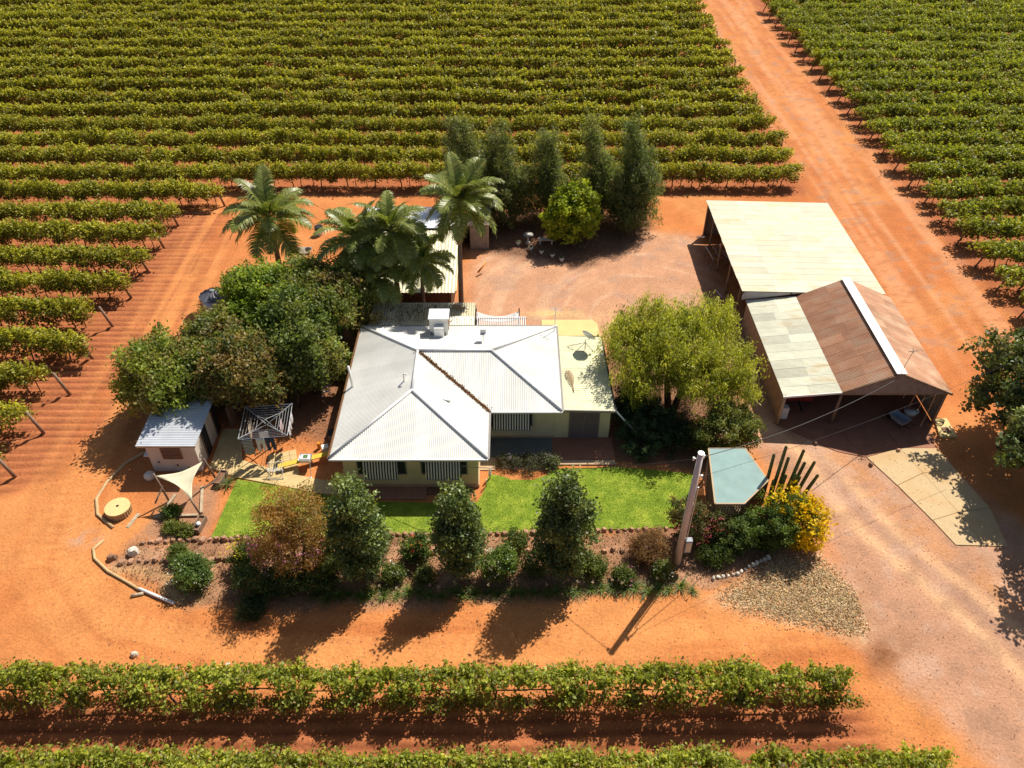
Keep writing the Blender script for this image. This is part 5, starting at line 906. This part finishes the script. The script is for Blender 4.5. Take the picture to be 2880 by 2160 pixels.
# ------------------------------------------------------------------ laundry yard
t = thing('clothes_hoist', 'square rotary clothes hoist with dark lines in the laundry yard', 'clothes hoist', (-14.1, 33.15, 0), R(6))
MB().cyl(0, 0, -.05, 2.15, .045, n=8).build('pole', M['greenmetal'], t); zt = 2.0; c4 = [(1.35, 1.35), (-1.35, 1.35), (-1.35, -1.35), (1.35, -1.35)]
for x, y in c4: MB().tube([(0, 0, 1.75), (x, y, zt + .05)], .026, 6).build('arm', M['galv'], t); MB().tube([(0, 0, 2.15), (x * .55, y * .55, 1.93)], .014, 5).build('stay', M['galv'], t)
for k in range(6):
    q = 1.35 * (.4 + .6 * k / 5); b = MB()
    for i in range(4): a, b_ = c4[i], c4[(i + 1) % 4]; s_ = q / 1.35; b.tube([(a[0] * s_, a[1] * s_, 1.75 + .27 * s_), ((a[0] + b_[0]) / 2 * s_, (a[1] + b_[1]) / 2 * s_, 1.72 + .27 * s_), (b_[0] * s_, b_[1] * s_, 1.75 + .27 * s_)], .011 if k < 5 else .022, 4)
    b.build('line', M['galv'], t)
def garment(name, label, x0, x1, y, z0, z1, m, legs=False, rz=R(6), seed=0):
    rs = random.Random(seed); nx_, nz = 8, 7; V = []; F = []
    for j in range(nz + 1):
        for i in range(nx_ + 1): u, v_ = i / nx_, j / nz; V.append((x0 + (x1 - x0) * (u if not legs else u), y + .045 * math.sin(u * 9 + seed) * v_ + .03 * rs.random(), z1 + (z0 - z1) * v_))
    for j in range(nz):
        for i in range(nx_):
            if legs and i in (3, 4) and j > 2: continue
            a = j * (nx_ + 1) + i; F.append((a, a + 1, a + nx_ + 2, a + nx_ + 1))
    o = MB().add(V, F).build(name, m, None, True); o.location = (-14.1, 33.15, 0); o.rotation_euler = (0, 0, rz); o.modifiers.new('s', 'SOLIDIFY').thickness = .012; setp(o, label, 'laundry', 'laundry on the clothes hoist'); return o
stp = mat('striped_towel', (.3, .3, .3), .2, 3, .95); 
def hstripe(m):
    t = m.node_tree; p = t.nodes['Principled BSDF']; tc = nd(t, 'TexCoord'); sx = nd(t, 'SeparateXYZ'); t.links.new(tc.outputs['Object'], sx.inputs[0]); mu = nd(t, 'Math', operation='MULTIPLY', i_1=9.); t.links.new(sx.outputs[2], mu.inputs[0]); fr = nd(t, 'Math', operation='FRACT'); t.links.new(mu.outputs[0], fr.inputs[0]); gt = nd(t, 'Math', operation='GREATER_THAN', i_1=.5); t.links.new(fr.outputs[0], gt.inputs[0])
    mx = nd(t, 'Mix', data_type='RGBA'); t.links.new(gt.outputs[0], mx.inputs[0]); mx.inputs[6].default_value = (.06, .06, .07, 1); mx.inputs[7].default_value = (.5, .5, .5, 1); t.links.new(mx.outputs[2], p.inputs['Base Color'])
hstripe(stp)
garment('hanging_towel', 'dark striped towel hanging at the left front of the hoist', -1.2, -.62, -1.36, .75, 1.98, stp, seed=1); garment('hanging_trousers', 'white trousers hanging on the front line of the hoist', -.42, .05, -1.36, .95, 1.97, M['cloth'], True, seed=2); garment('hanging_trousers', 'dark trousers hanging on the front line of the hoist', .1, .6, -1.36, 1.0, 1.97, M['denim'], True, seed=3)
garment('hanging_shirt', 'pale shirt hanging near the middle of the hoist', -.35, .15, -.7, 1.35, 1.86, M['cloth'], seed=4)
for k, (y0, lab) in enumerate(((-.9, 'white top pegged nearest the front on the right line of the hoist'), (-.35, 'pale grey cloth in the middle of the right line of the hoist'), (.25, 'white cloth pegged toward the back of the right line of the hoist'))): o = garment('drying_cloth', lab, y0, y0 + .45, -1.36, 1.35, 1.97, M['cloth'], rz=R(96), seed=5 + k)
garment('hanging_sheet', 'beige sheet hanging on an inner left line of the hoist', -.45, .5, .95, 1.0, 1.9, mat('beige_cloth', (.45, .36, .25), .1, 4, .95), rz=R(96), seed=9); garment('drying_cloth', 'pinkish towel on an inner right line of the hoist', -.4, .3, -.8, 1.15, 1.88, mat('pink_cloth', (.55, .42, .42), .1, 4, .95), rz=R(96), seed=10)
PV = MB().box(-.19, .19, -.19, .19, 0, .05).mesh('paver', M['path']); t = thing('paver_square', 'square of loose tan pavers beneath the hoist front', 'paving', (-13.15, 31.75, 0), .3)
for i in range(4):
    for j in range(5): inst('paver', PV, t, (i * .4 - .6, j * .4 - .9, .0), (0, 0, random.uniform(-.04, .04)))
t = thing('laundry_trolley', 'white wire laundry trolley standing on the path', 'trolley', (-13.3, 30.75, 0), .1); b = MB()
for x in (-.38, .38):
    b.tube([(x, -.28, .08), (x, .28, .85)], .017, 5); b.tube([(x, .28, .08), (x, -.28, .85)], .017, 5)
for y, z in ((-.28, .85), (.28, .85), (-.28, .08), (.28, .08), (0, .46)): b.tube([(-.38, y, z), (.38, y, z)], .017, 5)
b.build('frame', M['white'], t); b = MB()
for k in range(7): x = -.36 + k * .12; b.tube([(x, -.28, .85), (x, -.2, .62), (x, .2, .62), (x, .28, .85)], .008, 4)
b.build('wire_basket', M['white'], t)
for x in (-.38, .38):
    for y in (-.28, .28): MB().tube([(x - .02, y, .05), (x + .02, y, .05)], .05, 8).build('wheel', M['blackp'], t)
t = thing('laundry_tub', 'white plastic laundry tub of folded washing on a low board', 'basket', (-11.75, 31.55, .42)); MB().add([(-.28, -.2, 0), (.28, -.2, 0), (.28, .2, 0), (-.28, .2, 0), (-.36, -.27, .3), (.36, -.27, .3), (.36, .27, .3), (-.36, .27, .3)], [(0, 3, 2, 1), (0, 1, 5, 4), (1, 2, 6, 5), (2, 3, 7, 6), (3, 0, 4, 7)]).build('tub_body', M['white'], t); bx('washing', M['cloth'], t, -.28, .28, -.2, .2, .1, .34, bevel=.05); bx('green_cloth', mat('green_cloth', (.10, .2, .06), .1, 4, .9), t, -.1, .15, -.1, .12, .342, .37)
t = thing('plank_bench', 'low bench with a yellow painted plank top running to the house wall', 'bench', (0, 0, 0)); MB().add([(-13.2, 31.0, .36), (-9.75, 32.3, .36), (-9.9, 32.62, .36), (-13.3, 31.3, .36), (-13.2, 31.0, .41), (-9.75, 32.3, .41), (-9.9, 32.62, .41), (-13.3, 31.3, .41)], [(0, 3, 2, 1), (4, 5, 6, 7), (0, 1, 5, 4), (1, 2, 6, 5), (2, 3, 7, 6), (3, 0, 4, 7)]).build('plank', M['yellow'], t)
for x, y in ((-13.0, 31.2), (-11.5, 31.75), (-10.1, 32.3)): bx('leg', M['timber'], t, x - .15, x + .15, y - .04, y + .04, -.02, .36, rz=-1.2)
t = thing('prop_stick', 'white clothes prop standing on the path edge', 'prop', (-11.35, 30.6, 0)); MB().tube([(0, 0, 0), (.05, .3, 1.05)], .02, 6).build('stick', M['white'], t); bx('foot', M['offwhite'], t, -.06, .06, -.06, .06, -.02, .04)
for k, (x, y, sx_, sy_, sz, m, lab) in enumerate(((-10.35, 33.0, .45, .5, .5, 'card', 'brown carton heaped by the left wall of the house'), (-10.9, 32.75, .35, .35, .35, 'offwhite', 'small pale box beside the brown carton by the house'), (-10.2, 34.4, .5, .4, .6, 'bluebox', 'grey plastic crate against the left wall of the house'), (-10.15, 35.4, .45, .7, .35, 'white', 'white board leaning by the left wall of the house'), (-10.25, 36.2, .3, .3, .4, 'blue', 'blue bucket by the left wall of the house'), (-10.75, 34.0, .4, .4, .35, 'blackp', 'black pot by the clutter along the house'), (-10.55, 33.6, .4, .4, .3, 'timber', 'wooden crate among the clutter by the house'), (-11.3, 33.0, .18, .18, .4, 'orange', 'orange and white bottle at the front of the clutter'))):
    t = thing('stored_box', lab, 'box', (x, y, 0), k * .4); bx('body', M[m], t, -sx_ / 2, sx_ / 2, -sy_ / 2, sy_ / 2, -.02, sz, bevel=.02); bx('lid', M[m], t, -sx_ / 2 - .015, sx_ / 2 + .015, -sy_ / 2 - .015, sy_ / 2 + .015, sz + .001, sz + .03)
t = thing('step_ladder', 'white aluminium step ladder standing in the shade under the dark tree', 'ladder', (-11.75, 37.9, 0), .1); b = MB()
for x in (-.22, .22): b.bar((x, -.3, 0), (x * .8, .1, 1.55), .03, .06)
b.tube([(-.18, .1, 1.55), (-.15, .14, 1.78), (0, .15, 1.86), (.15, .14, 1.78), (.18, .1, 1.55)], .018, 6); b.build('front_frame', M['white'], t)
for k in range(4): z = .3 + k * .36; y = -.3 + .4 * z / 1.55; bx('tread', M['white'], t, -.2, .2, y - .06, y + .08, z, z + .03)
b = MB()
for x in (-.2, .2): b.bar((x, .62, 0), (x * .8, .12, 1.5), .025, .04)
b.build('rear_frame', M['galv'], t)
t = thing('garden_table', 'dark timber table in the shade by the house corner', 'table', (-11.3, 39.4, 0)); bx('table_top', M['timber'], t, -.95, .95, -.4, .4, .72, .77)
for x in (-.85, .85):
    for y in (-.33, .33): bx('leg', M['timber'], t, x - .04, x + .04, y - .04, y + .04, 0, .72)
setp(MB().tube([(-1.42, 30.0, -.05), (-1.42, 30.0, .55), (-1.42, 29.9, .62)], [.035, .035, .025], 7).build('garden_tap', M['offwhite'], None, True), 'small pale garden tap at the front right corner of the house', 'tap')
t = thing('garden_statue', 'small white garden statue on a post at the lawn corner', 'statue', (-1.25, 30.55, 0)); MB().tube([(0, 0, -.05), (0, 0, .35), (0, 0, .36)], [.05, .05, .1], 8).build('pedestal', M['offwhite'], t, True); MB().tube([(0, 0, .36), (0, 0, .5), (.02, 0, .62), (.02, 0, .68), (.02, 0, .76), (.02, 0, .84)], [.06, .09, .07, .035, .06, .02], 9).build('figure', M['white'], t, True)

# ------------------------------------------------------------------ yard things under the windbreak
t = thing('birdbath', 'white pedestal birdbath in the shade of the windbreak', 'birdbath', (1.3, 56.5, 0)); MB().tube([(0, 0, -.02), (0, 0, .08), (0, 0, .14), (0, 0, .5), (0, 0, .66)], [.22, .2, .09, .075, .12], 14).build('pedestal', M['ceramic'], t, True); MB().tube([(0, 0, .66), (0, 0, .78), (0, 0, .8), (0, 0, .72)], [.14, .42, .40, .2], 20).build('bowl', M['ceramic'], t, True)
t = thing('garden_bench', 'pale low garden bench under the edge of the lime green tree', 'bench', (2.75, 56.4, 0), -.08); bx('seat', M['ceramic'], t, -.6, .6, -.18, .18, .38, .45)
for x in (-.48, .48): bx('leg', M['ceramic'], t, x - .06, x + .06, -.15, .15, -.02, .38)
for k, (x, y) in enumerate(((.5, 56.2), (1.5, 55.4), (2.35, 54.85), (3.2, 54.3), (3.9, 53.7))):
    t = thing('pot_plant', f'white pot, {ORD[k]} from the left in the line edging the shaded bed', 'plant pot', (x, y, 0), k, 'white pots along the shaded bed'); MB().cyl(0, 0, -.02, .34, .13, .19, 12).build('pot', M['offwhite'], t, True); MB().cyl(0, 0, .3, .342, .17, .17, 10).build('soil', M['soil'], t); inst('leaves', AG[k % 3], t, (0, 0, .32), scale=(.45, .45, .5))
setp(MB().tube([(-2.6, 51.6, .3), (-2.0, 52.3, .75)], .07, 7).build('orange_float', M['orange'], None, True), 'orange tapered object behind the tall palm trunk', 'float')

# ------------------------------------------------------------------ utility pole and wires
t = thing('utility_pole', 'pale grey timber utility pole with meter box in the front bed', 'utility pole', (8.37, 24.75, 0)); MB().tube([(0, 0, -.3), (0, 0, 4), (.02, 0, 7.9)], [.19, .165, .135], 14).build('pole', M['pole'], t, True); MB().cyl(.02, 0, 7.9, 7.94, .145, n=14).build('cap', M['galv'], t)
bx('meter_box', M['bluebox'], t, .16, .5, -.22, .06, 1.1, 2.0, bevel=.02); bx('meter_door', M['galv'], t, .2, .46, -.24, -.221, 1.2, 1.9); MB().tube([(.2, -.1, 2.0), (.2, -.1, 5.8)], .03, 6).build('conduit', M['galv'], t)
for z, a in ((7.6, 3.3), (7.55, .6), (6.6, 5.6)): b = MB(); b.tube([(0, 0, z), (.28 * math.cos(a), .28 * math.sin(a), z)], .03, 6); b.build('insulator_arm', M['metal'], t); MB().cyl(.28 * math.cos(a), .28 * math.sin(a), z - .07, z + .1, .05, n=8).build('insulator', M['white'], t)
b = MB(); b.tube([(.1, -.05, 6.6), (.3, -.1, 6.5), (.35, -.15, 6.1), (.3, -.1, 5.7)], .025, 5); b.build('cable_loop', M['wire'], t)
def wire(a, b_, sag, label, r_=.014):
    pts = []
    for i in range(25): u = i / 24; p = Vector(a).lerp(Vector(b_), u); p.z -= sag * 4 * u * (1 - u); pts.append(p)
    setp(MB().tube(pts, r_, 4, cap=False).build('overhead_wire', M['wire']), label, 'wire', 'wires from the utility pole')
wire((8.1, 24.7, 7.6), (-5.6, 29.5, 2.6), .7, 'service wire from the utility pole to the front of the farmhouse', .018); wire((8.6, 24.9, 7.55), (22.3, 34.98, 3.7), .6, 'wire from the utility pole to the rusty shed gable', .018); wire((8.6, 24.6, 6.6), (27, 33.5, 6.0), .5, 'thin wire running from the pole across the drive to the right edge', .008)

# ------------------------------------------------------------------ stuff: chips, litter, weeds
def scatter(name, label, cat, P, size, cols, m='petal', up=2.5, zoff=.02, asp=.6, var=.2):
    n = len(P); Q = np.c_[P, zoff + .02 * RNG.random(n)]; o = cloud(name, M[m], None, Q, pal(n, cols, var=var), size, up, asp=asp); setp(o, label, cat, kind='stuff'); return o
def inpoly(n, poly):
    p = np.array(poly); P = np.c_[RNG.uniform(p[:, 0].min(), p[:, 0].max(), n * 2), RNG.uniform(p[:, 1].min(), p[:, 1].max(), n * 2)]; P = P[inside(P[:, 0] + RNG.normal(size=len(P)) * .25, P[:, 1] + RNG.normal(size=len(P)) * .25, poly)]; return P[:n]
scatter('bark_chips', 'pale bark and stone chips spread between the drive and the front bed', 'chips', inpoly(9000, chip), .05, [(.58, .47, .30), (.50, .36, .20), (.66, .56, .40), (.34, .22, .13)], up=1.2)
scatter('leaf_litter', 'dry leaf litter and mulch over the front garden bed', 'leaf litter', inpoly(9000, bed), .045, [(.30, .16, .08), (.42, .26, .14), (.16, .08, .04), (.5, .36, .22)], up=1.5)
scatter('leaf_litter', 'fallen leaves on the laundry yard and under the leafy trees', 'leaf litter', inpoly(3500, [(-17, 33), (-21, 37), (-20, 42), (-9.4, 44), (-9.4, 33.5)]), .05, [(.4, .16, .08), (.45, .3, .16), (.22, .1, .05)], up=1.5)
scatter('leaf_litter', 'pale scraps and fallen leaves under the windbreak trees', 'leaf litter', inpoly(1500, [(-1, 55), (5, 53.4), (9, 55), (11, 60), (-4, 60)]), .06, [(.4, .22, .14), (.5, .35, .25), (.2, .1, .06)], up=1.5)
ck = np.r_[np.c_[RNG.uniform(26.5, 36, 700), RNG.uniform(38, 110, 700)], np.c_[RNG.uniform(-26, -19, 500), RNG.uniform(22, 60, 500)], np.c_[RNG.uniform(-20, 16, 900), RNG.uniform(17.6, 22.4, 900)], np.c_[RNG.uniform(15, 24, 900), RNG.uniform(14, 34, 900)], np.c_[RNG.uniform(-3, 15, 700), RNG.uniform(44, 58, 700)]]
scatter('loose_grit', 'scattered clods and grit over the dirt tracks and drive', 'grit', ck, .035, [(.36, .13, .06), (.45, .28, .18), (.25, .1, .05), (.5, .4, .3)], up=1.5)
w_ = []
for k in range(55): cx, cy_ = random.uniform(-24, 4), random.choice((14.9, 15.25, 14.6)) + random.uniform(-.25, .25); w_.append(np.c_[RNG.normal(cx, .22, 26), RNG.normal(cy_, .1, 26)])
w_ = np.concatenate(w_); o = cloud('weeds', M['leaf'], None, np.c_[w_, .05 + .12 * RNG.random(len(w_))], pal(len(w_), [(.2, .24, .04), (.14, .19, .03), (.26, .26, .06)]), .055, .8); setp(o, 'low green weeds in the furrows between the foreground vine rows', 'weeds', kind='stuff')
